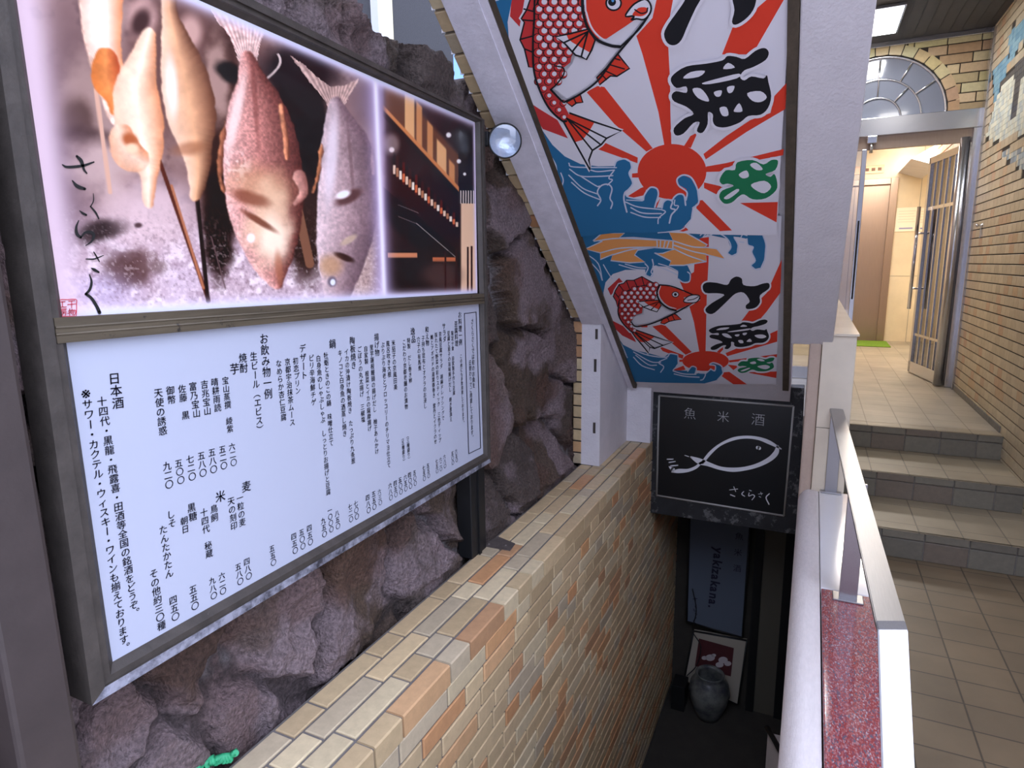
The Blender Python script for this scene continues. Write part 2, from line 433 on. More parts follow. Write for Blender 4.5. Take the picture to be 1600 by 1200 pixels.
# ------------------------------------------------------------------ floors and steps
Y1, Y2, Y3 = 3.80, 4.32, 4.87                      # riser planes
bm = B()
box(bm, (0.09, -0.4, -0.3), (1.35, Y1, 0)); box(bm, (-1.3, -0.4, -0.3), (0.09, 0.85, 0))
struct(obj('floor', bm, m_floor), 'brown tiled passage floor in front of the lowest step', 'floor')
bm = B(); box(bm, (-9, -14, -0.3), (9, -0.4, -0.002))  # unseen ground, coloured pale to bounce light onto the banners
struct(obj('floor_street', bm, mat('bounce_paving', S(196, 192, 188), 0.8, noise=0.1, nscale=6)), 'unseen street paving made pale to bounce light up to the banners', 'floor')
T = Tiles()
GREYS = [S(126, 121, 108), S(120, 115, 103), S(132, 126, 112), S(124, 113, 100)]
for k, (y, z) in enumerate(((Y1, 0.16), (Y2, 0.32), (Y3, 0.48))):
    y2 = (Y1, Y2, Y3, 5.0)[k+1]
    T.field((0.2, y, z-0.16), (1, 0, 0), (0, 0, 1), (0, -1, 0), 0.965, 0.11, 0.196, 0.108, 0.004, 0.006, lambda u, v: random.choice(GREYS), off=0, u0=0.03)
    T.field((0.2, y, z-0.046), (1, 0, 0), (0, 0, 1), (0, -1, 0), 0.965, 0.046, 0.196, 0.046, 0.004, 0.010, lambda u, v: random.choice(GREYS), off=0, u0=0.03)
    box(T.bm, (0.2, y, z-0.16), (1.17, y2+0.1, z-0.004), 1)
    box(T.bm, (0.2, y-0.012, z-0.004), (1.17, y2+0.1, z), 2)
struct(T.build('entrance_steps', [m_tile, m_grout_lt, m_tread]), 'three grey tiled steps rising to the lobby door', 'steps')
bm = B(); box(bm, (-0.6, 4.98, 0.2), (1.7, 10.4, 0.481))
struct(obj('floor_landing', bm, m_landing), 'pale tiled landing at the lobby door', 'floor')

# ------------------------------------------------------------------ tile colours
TC = [S(206, 182, 142), S(200, 176, 138), S(210, 192, 156), S(192, 168, 130), S(188, 172, 144)]
TO = [S(206, 158, 112), S(200, 150, 106), S(210, 168, 124), S(188, 146, 108)]
def tile_col(p_orange=0.14):
    c = random.choice(TO) if random.random() < p_orange else random.choice(TC)
    k = random.uniform(0.9, 1.08)
    return tuple(x*k for x in c)
LS = (0.227, 0.108)
def brick_rows(T, O, U, V, N, Wd, n, pitch, th, d, p_or, g=0.008, shift=0.0, jitter=0.5, ch=0.003):
    """rows that alternate long stretchers and short headers"""
    O, U, V = Vector(O), Vector(U), Vector(V)
    for j in range(n):
        u = -((j*0.147+shift) % 0.351); i = j
        while u < Wd:
            w = LS[i % 2] if random.random() > 0.25*jitter else LS[(i+1) % 2]
            a, b = max(u, 0), min(u+w, Wd)
            if b-a > 0.01: T.tile(O+U*a+V*(j*pitch), U, V, N, b-a, th, d, tile_col(p_or), ch)
            u += w+g; i += 1

# ------------------------------------------------------------------ low tiled wall beside the stairs, coping on top
YA, YB = 0.2, 4.92
T = Tiles()
box(T.bm, (-1.14, YA, -2.0), (-0.872, 3.9, 0.474), 1)
box(T.bm, (-1.14, 3.9, -2.0), (-0.872, YB, 0.02), 1)
XF = -0.866                                            # face of the tiles
P_ = 0.068
rows = 34
zt = 0.416
for j in range(rows):
    z0 = zt-(j+1)*P_+0.008
    L = YB-YA if z0 < -0.02 else 3.92-YA
    brick_rows(T, (-0.872, YA, z0), (0, 1, 0), (0, 0, 1), (1, 0, 0), L, 1, P_, 0.060, XF+0.872, 0.16+0.006*j, shift=j*0.137)
# L-shaped corner tiles: top leg and front lip share colour and joints
u = YA-0.1; i = 0
while u < 3.9:
    w = LS[i % 2] if random.random() > 0.15 else LS[(i+1) % 2]
    c = tile_col(0.26); a = max(u, YA); b = min(u+w, 3.9)
    if b-a > 0.01:
        x0, x1, z0, z1 = -0.922, XF, 0.418, 0.480; r = 0.004
        prof = [(x0, z1-0.01), (x0, z1-r), (x0+r, z1), (x1-r, z1), (x1, z1-r), (x1, z0), (x1-0.006, z0), (x1-0.01, z1-0.01)]
        n0 = len(T.bm.verts)
        A = [T.bm.verts.new((x, a, z)) for x, z in prof]; Bv = [T.bm.verts.new((x, b, z)) for x, z in prof]
        for v in A+Bv: v[T.cl] = (*c, 1)
        for q in range(len(prof)): T.bm.faces.new((A[q], A[(q+1) % 8], Bv[(q+1) % 8], Bv[q]))
        T.bm.faces.new(A[::-1]); T.bm.faces.new(Bv)
    u += w+0.008; i += 1
brick_rows(T, (-0.930, YA, 0.474), (0, 1, 0), (-1, 0, 0), (0, 0, 1), 3.07, 3, 0.0695, 0.0615, 0.006, 0.10, shift=0.21)
brick_rows(T, (-0.930, YA+3.07, 0.474), (0, 1, 0), (-1, 0, 0), (0, 0, 1), 0.62, 2, 0.0695, 0.0615, 0.006, 0.06, shift=0.05)
struct(T.build('wall_stair', [m_tile, m_grout]), 'low cream tiled wall with tiled coping beside the stairwell', 'wall')

# ------------------------------------------------------------------ sloping soffit, its two beams, battens and pillar
def slope_bar(bm, x0, x1, y0, y1, off0, off1, mi=0, bevel=0.0):
    """bar lying along the soffit slope between two offsets measured normal to it"""
    n = Vector((0, SN[1], SN[2]))
    def p(x, y, o):
        z = soffit_z(y); return Vector((x, y, z))+n*o
    prism(bm, [p(x0, y0, off0), p(x1, y0, off0), p(x1, y0, off1), p(x0, y0, off1)],
          [p(x0, y1, off0), p(x1, y1, off0), p(x1, y1, off1), p(x0, y1, off1)], mi, bevel)
bm = B(); slope_bar(bm, -1.0, -0.08, -1.2, 3.86, 0.03, 0.2)
struct(obj('ceiling_stair', bm, m_plaster), 'sloping plaster soffit above the stairwell behind the banners', 'ceiling')
bm = B(); slope_bar(bm, -1.13, -1.008, -0.6, 3.262, 0.0, 0.22, 0); slope_bar(bm, -1.008, -0.978, -0.6, 3.8, 0.004, 0.2, 0)
struct(obj('trim_1', bm, m_beam), 'pale sloping concrete beam left of the banners', 'beam')
bm = B(); slope_bar(bm, -0.086, 0.10, -0.6, 3.36, 0.0, 0.25, 0, 0.006)
struct(obj('trim_2', bm, m_plaster), 'wide white sloping beam right of the banners', 'beam')
bm = B(); slope_bar(bm, -0.976, -0.955, -0.6, 3.8, 0.004, 0.03)
struct(obj('trim_3', bm, m_wood), 'dark wooden batten along the left edge of the banners', 'trim')
bm = B(); slope_bar(bm, -0.118, -0.087, -0.6, 3.72, -0.002, 0.03)
struct(obj('trim_4', bm, m_wood), 'dark wooden batten along the right edge of the banners', 'trim')
# tiles edging the left beam, grout nibs between them painted white as sky glints
T = Tiles()
n = Vector((0, SN[1], SN[2])); dwn = Vector((0, math.cos(SLOPE), -math.sin(SLOPE)))
p0 = Vector((-1.13, -0.3, soffit_z(-0.3))); k = 0
while True:
    O = p0+dwn*(k*0.078)
    if O.y > 3.2: break
    T.tile(O+n*0.02, dwn, Vector((-1, 0, 0)), -n, 0.070, 0.048, 0.014, tuple(x*0.9 for x in tile_col(0.05)))
    box(T.bm, O+dwn*0.071+Vector((-0.052, 0, 0.006)), O+dwn*0.071+Vector((-0.040, 0.006, 0.018)), 2)
    k += 1
a = Vector((-1.176, -0.3, soffit_z(-0.3))); b_ = Vector((-1.176, 3.22, soffit_z(3.22)))
prism(T.bm, [a+n*0.019, a+Vector((0.046, 0, 0))+n*0.019, a+Vector((0.046, 0, 0))+n*0.2, a+n*0.2],
      [b_+n*0.019, b_+Vector((0.046, 0, 0))+n*0.019, b_+Vector((0.046, 0, 0))+n*0.2, b_+n*0.2], 1)
struct(T.build('trim_5', [m_tile, m_grout, mat('nib_glint', S(235, 235, 240), 0.5)]), 'row of tile edges along the left side of the sloping beam', 'trim')
# pillar standing on the coping
def yz(bm, x0, x1, pts, mi=0): prism(bm, [(x0, y, z) for y, z in pts], [(x1, y, z) for y, z in pts], mi)
bm = B()
yz(bm, -1.13, -1.022, [(3.27, 0.482), (3.84, 0.482), (3.84, soffit_z(3.84, .03)), (3.27, soffit_z(3.27, .03))])
box(bm, (-1.13, 3.84, 0.482), (-0.87, 4.0, 0.98))
for px, y0, y1 in ((932, 514, 530), (930, 561, 581), (928.5, 660, 677)):
    a = at(px-1.5, y0, 1, 3.27); b_ = at(px+2, y1, 1, 3.27)
    box(bm, (a.x, 3.266, b_.z), (b_.x, 3.272, a.z), 1)
struct(obj('wall_pillar', bm, [m_plaster, m_frame]), 'white plaster pillar standing on the tiled coping', 'pillar')
T = Tiles()
for j in range(12):
    T.tile((-1.178, 3.27, 0.484+j*0.068), (1, 0, 0), (0, 0, 1), (0, -1, 0), 0.048, 0.060, 0.004, tile_col(0.15))
box(T.bm, (-1.178, 3.27, 0.482), (-1.13, 3.7, 1.292), 1)
struct(T.build('trim_6', [m_tile, m_grout_dk]), 'strip of cream tiles down the left edge of the white pillar', 'trim')

# ------------------------------------------------------------------ right side of the stairwell: parapet, curb, pier
bm = B()
prof = [(0.0, -2.0), (0.0, 0.34)]+[(0.052-0.052*math.cos(t), 0.40+0.077*math.sin(t)) for t in (math.pi/2*k/14 for k in range(15))]+[(0.075, 0.4765), (0.090, 0.472), (0.090, -2.0)]
prism(bm, [(x, -0.8, z) for x, z in prof], [(x, 3.345, z) for x, z in prof])
o = obj('wall_parapet', bm, m_parapet)
struct(o, 'rounded white plaster parapet between the stairwell and the red curb', 'wall')
bm = B(); box(bm, (0.094, -0.8, 0), (0.262, 2.285, 0.48), 0, 0.004)
tag(obj('granite_curb', bm, m_granite), 'polished red granite curb slab under the near part of the handrail', 'curb')
bm = B(); box(bm, (0.092, 2.289, 0), (0.262, 3.333, 0.48), 0, 0.003)
tag(obj('marble_curb', bm, m_whitemarble), 'glossy white marble curb slab between the red granite and the marble pier', 'curb')
bm = B()
box(bm, (0.056, 3.337, 0), (0.2, 6.6, 0.798), 0, 0.002); box(bm, (0.056, 3.337, 0.801), (0.2, 6.6, 1.252), 0, 0.002)
box(bm, (0.04, 3.325, 1.252), (0.208, 6.6, 1.262), 0)
box(bm, (0.0, 3.362, 1.262), (0.085, 6.6, 3.43), 1)
struct(obj('wall_pier', bm, [m_marble, m_beige]), 'cream marble pier under the lower end of the white beam', 'pier')
bm = B(); box(bm, (0.0, 3.35, -2.0), (0.055, 5.1, 1.25), 0, 0.01)
struct(obj('wall_stair_side', bm, m_beige), 'beige plaster side wall of the stairwell by the black fish sign', 'wall')

# ------------------------------------------------------------------ stair, basement landing
bm = B()
pts = [(0.85, 0.0)]; y, z = 0.85, 0.0
for k in range(12):
    z -= 0.1625; pts.append((y, z)); y += 0.19; pts.append((y, z))
pts += [(5.1, -1.95), (5.1, -2.2), (0.85, -2.2)]
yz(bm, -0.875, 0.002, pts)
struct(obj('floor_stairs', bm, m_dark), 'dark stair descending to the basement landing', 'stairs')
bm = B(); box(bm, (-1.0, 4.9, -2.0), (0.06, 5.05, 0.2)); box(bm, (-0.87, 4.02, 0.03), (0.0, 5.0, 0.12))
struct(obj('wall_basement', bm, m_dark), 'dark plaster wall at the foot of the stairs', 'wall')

# ------------------------------------------------------------------ corridor right wall with a small mosaic mural
def inpoly(x, y, P):
    c = False; j = len(P)-1
    for i in range(len(P)):
        if (P[i][1] > y) != (P[j][1] > y) and x < (P[j][0]-P[i][0])*(y-P[i][1])/(P[j][1]-P[i][1])+P[i][0]: c = not c
        j = i
    return c
def wp(L): return [(lambda p: (p.y, p.z))(at(1300+x/4, y/4, 0, 1.164)) for x, y in L]
SKY = wp([(1120, 175), (1330, 0), (1330, 330), (1200, 250), (1130, 360), (1070, 500), (1010, 650), (1005, 440), (1105, 350), (1090, 250)])
SNOW = wp([(1100, 470), (1330, 300), (1330, 760), (1180, 840), (1010, 890), (955, 850), (985, 770), (1010, 640)])
ROOF = wp([(1040, 540), (1150, 400), (1210, 330), (1330, 260), (1330, 420), (1190, 480), (1165, 560), (1150, 720), (1115, 760), (1135, 560), (1140, 470)])
WATER = wp([(985, 1020), (1075, 950), (1140, 920), (1330, 820), (1330, 1120), (1200, 1080), (1120, 1010), (1050, 1005)])
def mural(y, z):
    if inpoly(y, z, ROOF): return random.choice([S(62, 60, 62), S(78, 74, 70), S(54, 58, 70)])
    if inpoly(y, z, SKY): return random.choice([S(112, 160, 186), S(128, 170, 190), S(140, 180, 196), S(100, 148, 178)])
    if inpoly(y, z, SNOW): return random.choice([S(222, 224, 208), S(210, 216, 206), S(228, 226, 206), S(206, 206, 190), S(186, 196, 196)])
    if inpoly(y, z, WATER): return random.choice([S(132, 158, 178), S(150, 170, 182), S(176, 188, 188), S(208, 204, 184), S(112, 134, 156)])
    return None
T = Tiles()
YR0 = 1.2
def wallc(u, v):
    k = random.uniform(0.92, 1.06); c = random.choice([S(194, 180, 154), S(190, 176, 150), S(198, 184, 158), S(186, 170, 144)] if random.random() < 0.86 else [S(190, 156, 126), S(192, 162, 128)])
    return tuple(x*k for x in c)
T.field((1.17, YR0, 0.0), (0, 1, 0), (0, 0, 1), (-1, 0, 0), 6.6-YR0, 3.42, 0.1075, 0.060, 0.008, 0.008, wallc, off=0.5, gh=0.0006,
        skip=lambda u, v: mural(u+YR0, v) is not None, ch=0.0012)
T2 = T
y0 = 3.9
while y0 < 6.58:
    for j in range(int(3.42/0.0393)):
        z0 = j*0.03925
        c = mural(y0+0.03, z0+0.02)
        if c and z0 > 1.6: T.tile((1.17, y0, z0), (0, 1, 0), (0, 0, 1), (-1, 0, 0), 0.0485, 0.0382, 0.0055, c, 0.001)
    y0 += 0.0495
box(T.bm, (1.168, YR0, 0), (1.4, 6.65, 3.5), 1)
struct(T.build('wall_right', [m_tile, m_grout_dk]), 'beige tiled passage wall with a blue and white mosaic scene high up', 'wall')
bm = B(); box(bm, (1.158, 1.2, 0.0), (1.17, Y1, 0.07)); box(bm, (1.156, 4.95, 0.482), (1.166, 6.6, 0.525))
struct(obj('baseboard_right', bm, m_grout_lt), 'thin grey base strip along the tiled passage wall', 'baseboard')

# ------------------------------------------------------------------ end wall with the fan light, stainless frame and doors
AX, AZ, AR = 0.39, 2.80, 0.53
YE = 6.65
T = Tiles()
def ecol(u, v): return tuple(x*random.uniform(0.9, 1.06) for x in random.choice([S(196, 180, 138), S(188, 170, 130), S(200, 186, 148), S(176, 150, 116)]))
for j in range(8):
    z0 = AZ+j*0.078; h_ = min(0.070, 3.42-z0)
    if h_ < 0.02: break
    cr = math.sqrt(max((AR+0.05)**2-(z0+h_-AZ if False else z0-AZ)**2, 0))
    for lo, hi in (((AX+cr, 1.166), (-0.3, AX-cr)) if cr > 0 else ((-0.3, 1.166),)):
        u = lo-((j*0.4) % 1.0)*0.235
        while u < hi:
            a_, b_ = max(u, lo), min(u+0.227, hi)
            if b_-a_ > 0.012: T.tile((a_, YE, z0), (1, 0, 0), (0, 0, 1), (0, -1, 0), b_-a_, h_, 0.006, ecol(0, 0))
            u += 0.235
NV = 17
for k in range(NV):
    a0 = math.pi*k/NV; a1 = math.pi*(k+1)/NV-0.014
    q = []
    for rr, yy in ((AR, YE-0.008), (AR+0.078, YE-0.008)):
        for a_ in (a0, a1): q.append((AX+math.cos(a_)*rr, yy, AZ+math.sin(a_)*rr))
    f = [q[0], q[1], q[3], q[2]]; c = ecol(0, 0)
    vs = [T.bm.verts.new(p) for p in f]+[T.bm.verts.new((p[0], YE+0.01, p[2])) for p in f]
    for v in vs: v[T.cl] = (*c, 1)
    T.bm.faces.new(vs[:4])
    for i in range(4): T.bm.faces.new((vs[i], vs[(i+1) % 4], vs[4+(i+1) % 4], vs[4+i]))
arc = [(AX+math.cos(math.pi*k/24)*AR, AZ+math.sin(math.pi*k/24)*AR) for k in range(25)]
for (x0, z0), (x1, z1) in zip(arc, arc[1:]):           # grout body around the arch, one wedge at a time
    prism(T.bm, [(x0, YE, z0), (x0, YE, 3.5), (x1, YE, 3.5), (x1, YE, z1)], [(x0, YE+0.1, z0), (x0, YE+0.1, 3.5), (x1, YE+0.1, 3.5), (x1, YE+0.1, z1)], 1)
box(T.bm, (AX+AR, YE, AZ), (1.4, YE+0.1, 3.5), 1); box(T.bm, (-0.4, YE, AZ), (AX-AR, YE+0.1, 3.5), 1)
struct(T.build('wall_end', [m_tile, m_grout_dk]), 'tiled end wall above the lobby door with a brick arch', 'wall')

bm = B()                                               # fan light
fr = [Vector((AX+math.cos(math.pi*k/32)*r_, YE+0.03, AZ+math.sin(math.pi*k/32)*r_)) for r_ in (AR-0.012,) for k in range(33)]
tube(bm, fr, 0.014, 8)
for r_ in (0.34, 0.19): tube(bm, [Vector((AX+math.cos(math.pi*k/32)*r_, YE+0.03, AZ+math.sin(math.pi*k/32)*r_)) for k in range(33)], 0.009, 8)
for ang, r0, r1 in [(90, .19, .53), (62, .34, .53), (34, .34, .53), (118, .34, .53), (146, .34, .53), (48, .19, .34), (132, .19, .34)]:
    a_ = math.radians(ang)
    tube(bm, [(AX+math.cos(a_)*r0, YE+0.03, AZ+math.sin(a_)*r0), (AX+math.cos(a_)*r1, YE+0.03, AZ+math.sin(a_)*r1)], 0.008, 8)
w1 = struct(obj('window_1', bm, m_steel), 'arched fan light with steel glazing bars above the lobby door', 'window')
bm = B()
c0 = bm.verts.new((AX, YE+0.035, AZ)); vs = [bm.verts.new((AX+math.cos(math.pi*k/32)*(AR-.01), YE+0.035, AZ+math.sin(math.pi*k/32)*(AR-.01))) for k in range(33)]
for a_, b_ in zip(vs, vs[1:]): bm.faces.new((c0, a_, b_))
m_smoke = mat('smoked_glass', S(120, 124, 138), 0.1, 0.0, coat=0.6, spec=0.8)
obj('pane', bm, m_smoke, w1)

bm = B()
box(bm, (-0.5, YE-0.05, 2.665), (1.165, YE+0.06, 2.815), 0, 0.004)
box(bm, (1.105, YE-0.05, 0.482), (1.165, YE+0.06, 2.665), 0, 0.004)
box(bm, (1.145, 6.5, 0.482), (1.168, YE-0.05, 3.4), 0, 0.002)
box(bm, (-0.5, YE, 2.56), (1.105, YE+0.05, 2.665), 1)
box(bm, (0.2, YE-0.04, 3.385), (1.166, YE, 3.425), 0, 0.003)
dr = struct(obj('trim_7', bm, [m_steel, m_bronze]), 'stainless steel lobby door frame and transom', 'door frame')

bm = B(); box(bm, (0.305, YE-0.03, 0.485), (0.345, YE+0.02, 2.56), 0, 0.003); box(bm, (-0.42, YE-0.03, 0.485), (-0.38, YE+0.02, 2.56)); box(bm, (-0.38, YE-0.025, 0.485), (0.305, YE+0.015, 0.6))
d1 = struct(obj('door_1', bm, m_steel), 'closed glass lobby door leaf with steel stile behind the white beam', 'door')
bm = B(); box(bm, (-0.38, YE-0.008, 0.6), (0.305, YE+0.004, 2.56)); obj('pane', bm, glass('clear_glass'), d1)
bm = B(); box(bm, (0.318, YE-0.034, 1.25), (0.332, YE-0.029, 1.95)); obj('pull_slot', bm, m_black, d1)
bm = B(); box(bm, (0.335, YE-0.09, 2.60), (0.41, YE-0.045, 2.66), 0, 0.004); tube(bm, [(0.372, YE-0.07, 2.52), (0.372, YE-0.07, 2.6)], 0.014)
tag(obj('door_closer', bm, m_chrome), 'small bright metal fitting under the steel transom near the white beam', 'fitting')

# open leaf, hinged at the right jamb and swung into the lobby
H = Vector((1.085, YE+0.01, 0)); E_ = Vector((0.935, YE+0.76, 0)); ld = (E_-H).normalized(); ln = Vector((ld.y, -ld.x, 0))
if ln.x > 0: ln = -ln
def leafbox(bm, a, b, z0, z1, t0, t1, mi=0):
    p = [H+ld*a+ln*t0, H+ld*b+ln*t0, H+ld*b+ln*t1, H+ld*a+ln*t1]
    prism(bm, [(q.x, q.y, z0) for q in p], [(q.x, q.y, z1) for q in p], mi)
LW = (E_-H).length
bm = B()
leafbox(bm, 0.0, 0.075, 0.49, 2.55, -0.02, 0.025); leafbox(bm, LW-0.05, LW, 0.49, 2.55, -0.02, 0.02)
leafbox(bm, 0.0, LW, 0.49, 0.60, -0.02, 0.02); leafbox(bm, 0.0, LW, 2.49, 2.55, -0.02, 0.02)
tube(bm, [H+ln*0.02+Vector((0, 0, 0.49)), H+ln*0.02+Vector((0, 0, 2.6))], 0.038, 20)
d2 = struct(obj('door_2', bm, m_steel), 'open steel and glass lobby door leaf with upright bars', 'door')
bm = B(); leafbox(bm, 0.05, LW-0.05, 0.6, 2.49, -0.004, 0.004); obj('pane', bm, glass('door_glass', mixf=0.22), d2)
bm = B()
for k in range(1, 5):
    s = 0.06+(LW-0.1)*k/5; leafbox(bm, s-0.008, s+0.008, 0.6, 2.49, -0.012, 0.012)
leafbox(bm, 0.06, LW-0.05, 2.06, 2.09, -0.012, 0.012); leafbox(bm, 0.06, LW-0.05, 0.86, 0.885, -0.012, 0.012)
obj('bars', bm, m_steel, d2)
bm = B()
q = H+ld*(LW-0.03)+ln*0.075
tube(bm, [(q.x, q.y, 1.12), (q.x, q.y, 2.1)], 0.017, 14)
for z in (1.32, 1.85):
    tube(bm, [Vector((q.x, q.y, z)), H+ld*(LW-0.03)+ln*0.015+Vector((0, 0, z))], 0.009, 10)
obj('pull_handle', bm, m_chrome, d2)

# lobby behind the door
bm = B()
box(bm, (-0.8, 10.2, 0.4), (2.0, 10.4, 3.3)); box(bm, (-0.9, 6.76, 0.4), (-0.6, 10.3, 3.3)); box(bm, (1.65, 8.5, 0.4), (1.9, 10.3, 3.3)); box(bm, (1.12, 8.42, 0.4), (1.9, 8.56, 3.3))
for z in (1.38, 2.05):
    box(bm, (0.93, 10.197, z), (1.65, 10.2, z+0.004), 1)
box(bm, (1.2, 10.197, 0.48), (1.204, 10.2, 3.1), 1)
struct(obj('wall_lobby', bm, [m_lobby, m_grout_lt]), 'warm lit marble wall of the lobby around the elevator', 'wall')
bm = B(); box(bm, (-0.9, 6.76, 3.12), (2.0, 10.4, 3.3))
struct(obj('ceiling_lobby', bm, m_plaster), 'white lobby ceiling', 'ceiling')
T = Tiles()
T.field((1.11, 6.78, 0.482), (0, 1, 0), (0, 0, 1), (-1, 0, 0), 1.66, 2.62, 0.227, 0.080, 0.008, 0.006, lambda u, v: random.choice([S(196, 140, 96), S(206, 152, 106), S(186, 132, 92)]))
box(T.bm, (1.112, 6.76, 0.4), (1.4, 8.45, 3.2), 1)
struct(T.build('wall_lobby_side', [m_tile, m_grout_dk]), 'tan tiled lobby side wall behind the open door leaf', 'wall')
bm = B()
a = [at(p[0], p[1], 1, 8.9) for p in ((1424, 248), (1466, 224), (1466, 259))]
prism(bm, a, [p+Vector((0, 1.29, 0)) for p in a])
struct(obj('ceiling_step', bm, m_plaster), 'sloped underside above the lobby notices', 'ceiling')
bm = B(); box(bm, (0.0, 10.17, 0.482), (0.84, 10.19, 2.6)); box(bm, (0.42, 10.165, 0.482), (0.424, 10.171, 2.6), 1)
d3 = struct(obj('door_3', bm, [m_bronze, m_black]), 'brown steel elevator door in the lobby', 'elevator door')
bm = B(); box(bm, (0.84, 10.12, 0.482), (0.93, 10.2, 2.68), 0, 0.004); box(bm, (-0.1, 10.12, 2.6), (0.84, 10.2, 2.68), 0, 0.004)
obj('door_frame', bm, m_bronze, d3)
a = at(1358, 259, 1, 10.19); b_ = at(1381, 270, 1, 10.19)
bm = B(); box(bm, (a.x-.3, 10.185, b_.z), (b_.x, 10.2, a.z), 0, 0.002)
ep = tag(obj('elevator_indicator', bm, mat('indicator_plate', S(196, 160, 128), 0.35, 0.5)), 'small metal indicator plate above the elevator door', 'indicator plate')
for k in range(3):
    bm = B(); box(bm, (b_.x-0.075-0.075*k, 10.182, (a.z+b_.z)/2-0.02), (b_.x-0.03-0.075*k, 10.186, (a.z+b_.z)/2+0.02))
    obj('lamp_digit', bm, mat('indicator_lamp', S(120, 82, 62), 0.4), ep)
for i, (x0, x1) in enumerate(((1401, 1432), (1434, 1462))):
    a = at(x0, 325, 1, 10.19); b_ = at(x1, 361, 1, 10.19)
    bm = B(); box(bm, (a.x, 10.188, b_.z), (b_.x, 10.198, a.z)); box(bm, (a.x+0.05, 10.186, b_.z+0.03), (b_.x-0.05, 10.1885, b_.z+0.05), 1)
    for r_ in range(5): box(bm, (a.x+0.03, 10.186, a.z-0.05-r_*0.035), (b_.x-0.03-0.02*(r_ % 2), 10.1885, a.z-0.044-r_*0.035), 2)
    tag(obj('wall_notice', bm, [mat('paper', S(250, 240, 220), 0.8), mat('notice_stripe', S(150, 150, 190), 0.8), mat('notice_text', S(226, 210, 190), 0.8)]),
        ('white paper notice on the lobby wall, nearer the elevator', 'white paper notice on the lobby wall, nearer the open door')[i], 'notice', 'lobby notices')
bm = B(); box(bm, (0.3, 9.45, 0.482), (0.96, 10.1, 0.492), 0, 0.004)
tag(obj('door_mat', bm, mat('green_mat', S(112, 150, 40), 0.95, noise=0.3, nscale=80, bump=0.8, bscale=200)), 'bright green mat on the floor before the elevator', 'mat')

# passage ceiling with light panel
bm = B(); box(bm, (0.05, 1.6, 3.43), (1.4, 6.72, 3.55), 0)
for k in range(14): box(bm, (0.05, 1.6, 3.426), (1.2, 6.64, 3.4305), 1) if k == 0 else box(bm, (0.09+0.085*k, 1.6, 3.424), (0.096+0.085*k, 6.63, 3.4265), 2)
struct(obj('ceiling', bm, [m_ceil, m_ceil, m_black]), 'dark slatted passage ceiling', 'ceiling')
m_lit = mat('lit_diffuser', (1.0, 1.0, 1.0), 0.5, emit=7.0)
bm = B(); box(bm, (0.2, 5.7, 3.40), (0.47, 6.32, 3.425), 0, 0.003)
lp = tag(obj('ceiling_light', bm, m_steel), 'glowing square light panel on the dark passage ceiling', 'ceiling light')
bm = B(); box(bm, (0.215, 5.715, 3.394), (0.455, 6.305, 3.4)); obj('diffuser', bm, m_lit, lp)
p = at(1535, 352, 0, 1.16)
bm = B(); lathe(bm, [(0, 0), (0.016, 0), (0.016, 0.006), (0.007, 0.01), (0.007, 0.03), (0.013, 0.032), (0.013, 0.044), (0, 0.046)], (1.163, p.y, p.z), (-1, 0, 0), 16)
box(bm, (1.15, p.y-0.01, p.z-0.10), (1.16, p.y+0.01, p.z-0.0))
tag(obj('door_holder', bm, m_chrome), 'small metal door holder on the beige tiled passage wall', 'hook')

# ------------------------------------------------------------------ handrail
hr = empty('handrail', 'flat brushed steel handrail on two posts above the curb', 'handrail')
bm = B()
A = [(0.107, 3.48, 0.9), (0.164, 3.50, 0.9)]; C_ = [(0.155, 1.33, 0.9), (0.2075, 1.353, 0.9)]
G = [(0.158, 1.31, 0.893), (0.2105, 1.333, 0.893)]; Fp = [(0.176, 0.95, 0.515), (0.226, 0.97, 0.515)]
secs = [A, C_, G, Fp]; th = 0.014
nrm = [Vector((0, 0, -th)), Vector((0, 0.003, -th)), Vector((0, 0.009, -th*0.8)), Vector((0, 0.010, -0.010))]
R_ = [[bm.verts.new(s[0]), bm.verts.new(s[1]), bm.verts.new(Vector(s[1])+nrm[i]), bm.verts.new(Vector(s[0])+nrm[i])] for i, s in enumerate(secs)]
for a, b_ in zip(R_, R_[1:]):
    for k in range(4): bm.faces.new((a[k], a[(k+1) % 4], b_[(k+1) % 4], b_[k]))
bm.faces.new(R_[0]); bm.faces.new(R_[-1][::-1])
bmesh.ops.bevel(bm, geom=[e for e in bm.edges if abs((e.verts[0].co-e.verts[1].co).normalized().y) > 0.5], offset=0.002, segments=2, affect='EDGES')
obj('rail', bm, m_brushed, hr)
for (x, y) in ((0.143, 3.33), (0.174, 2.24)):
    bm = B(); box(bm, (x-0.027, y-0.006, 0.486), (x+0.027, y+0.006, 0.888), 0, 0.0015); pst = obj('post', bm, m_brushed, hr)
    bm = B(); box(bm, (x-0.046, y-0.03, 0.4806), (x+0.046, y+0.03, 0.487), 0, 0.002); obj('base_plate', bm, m_brushed, pst)

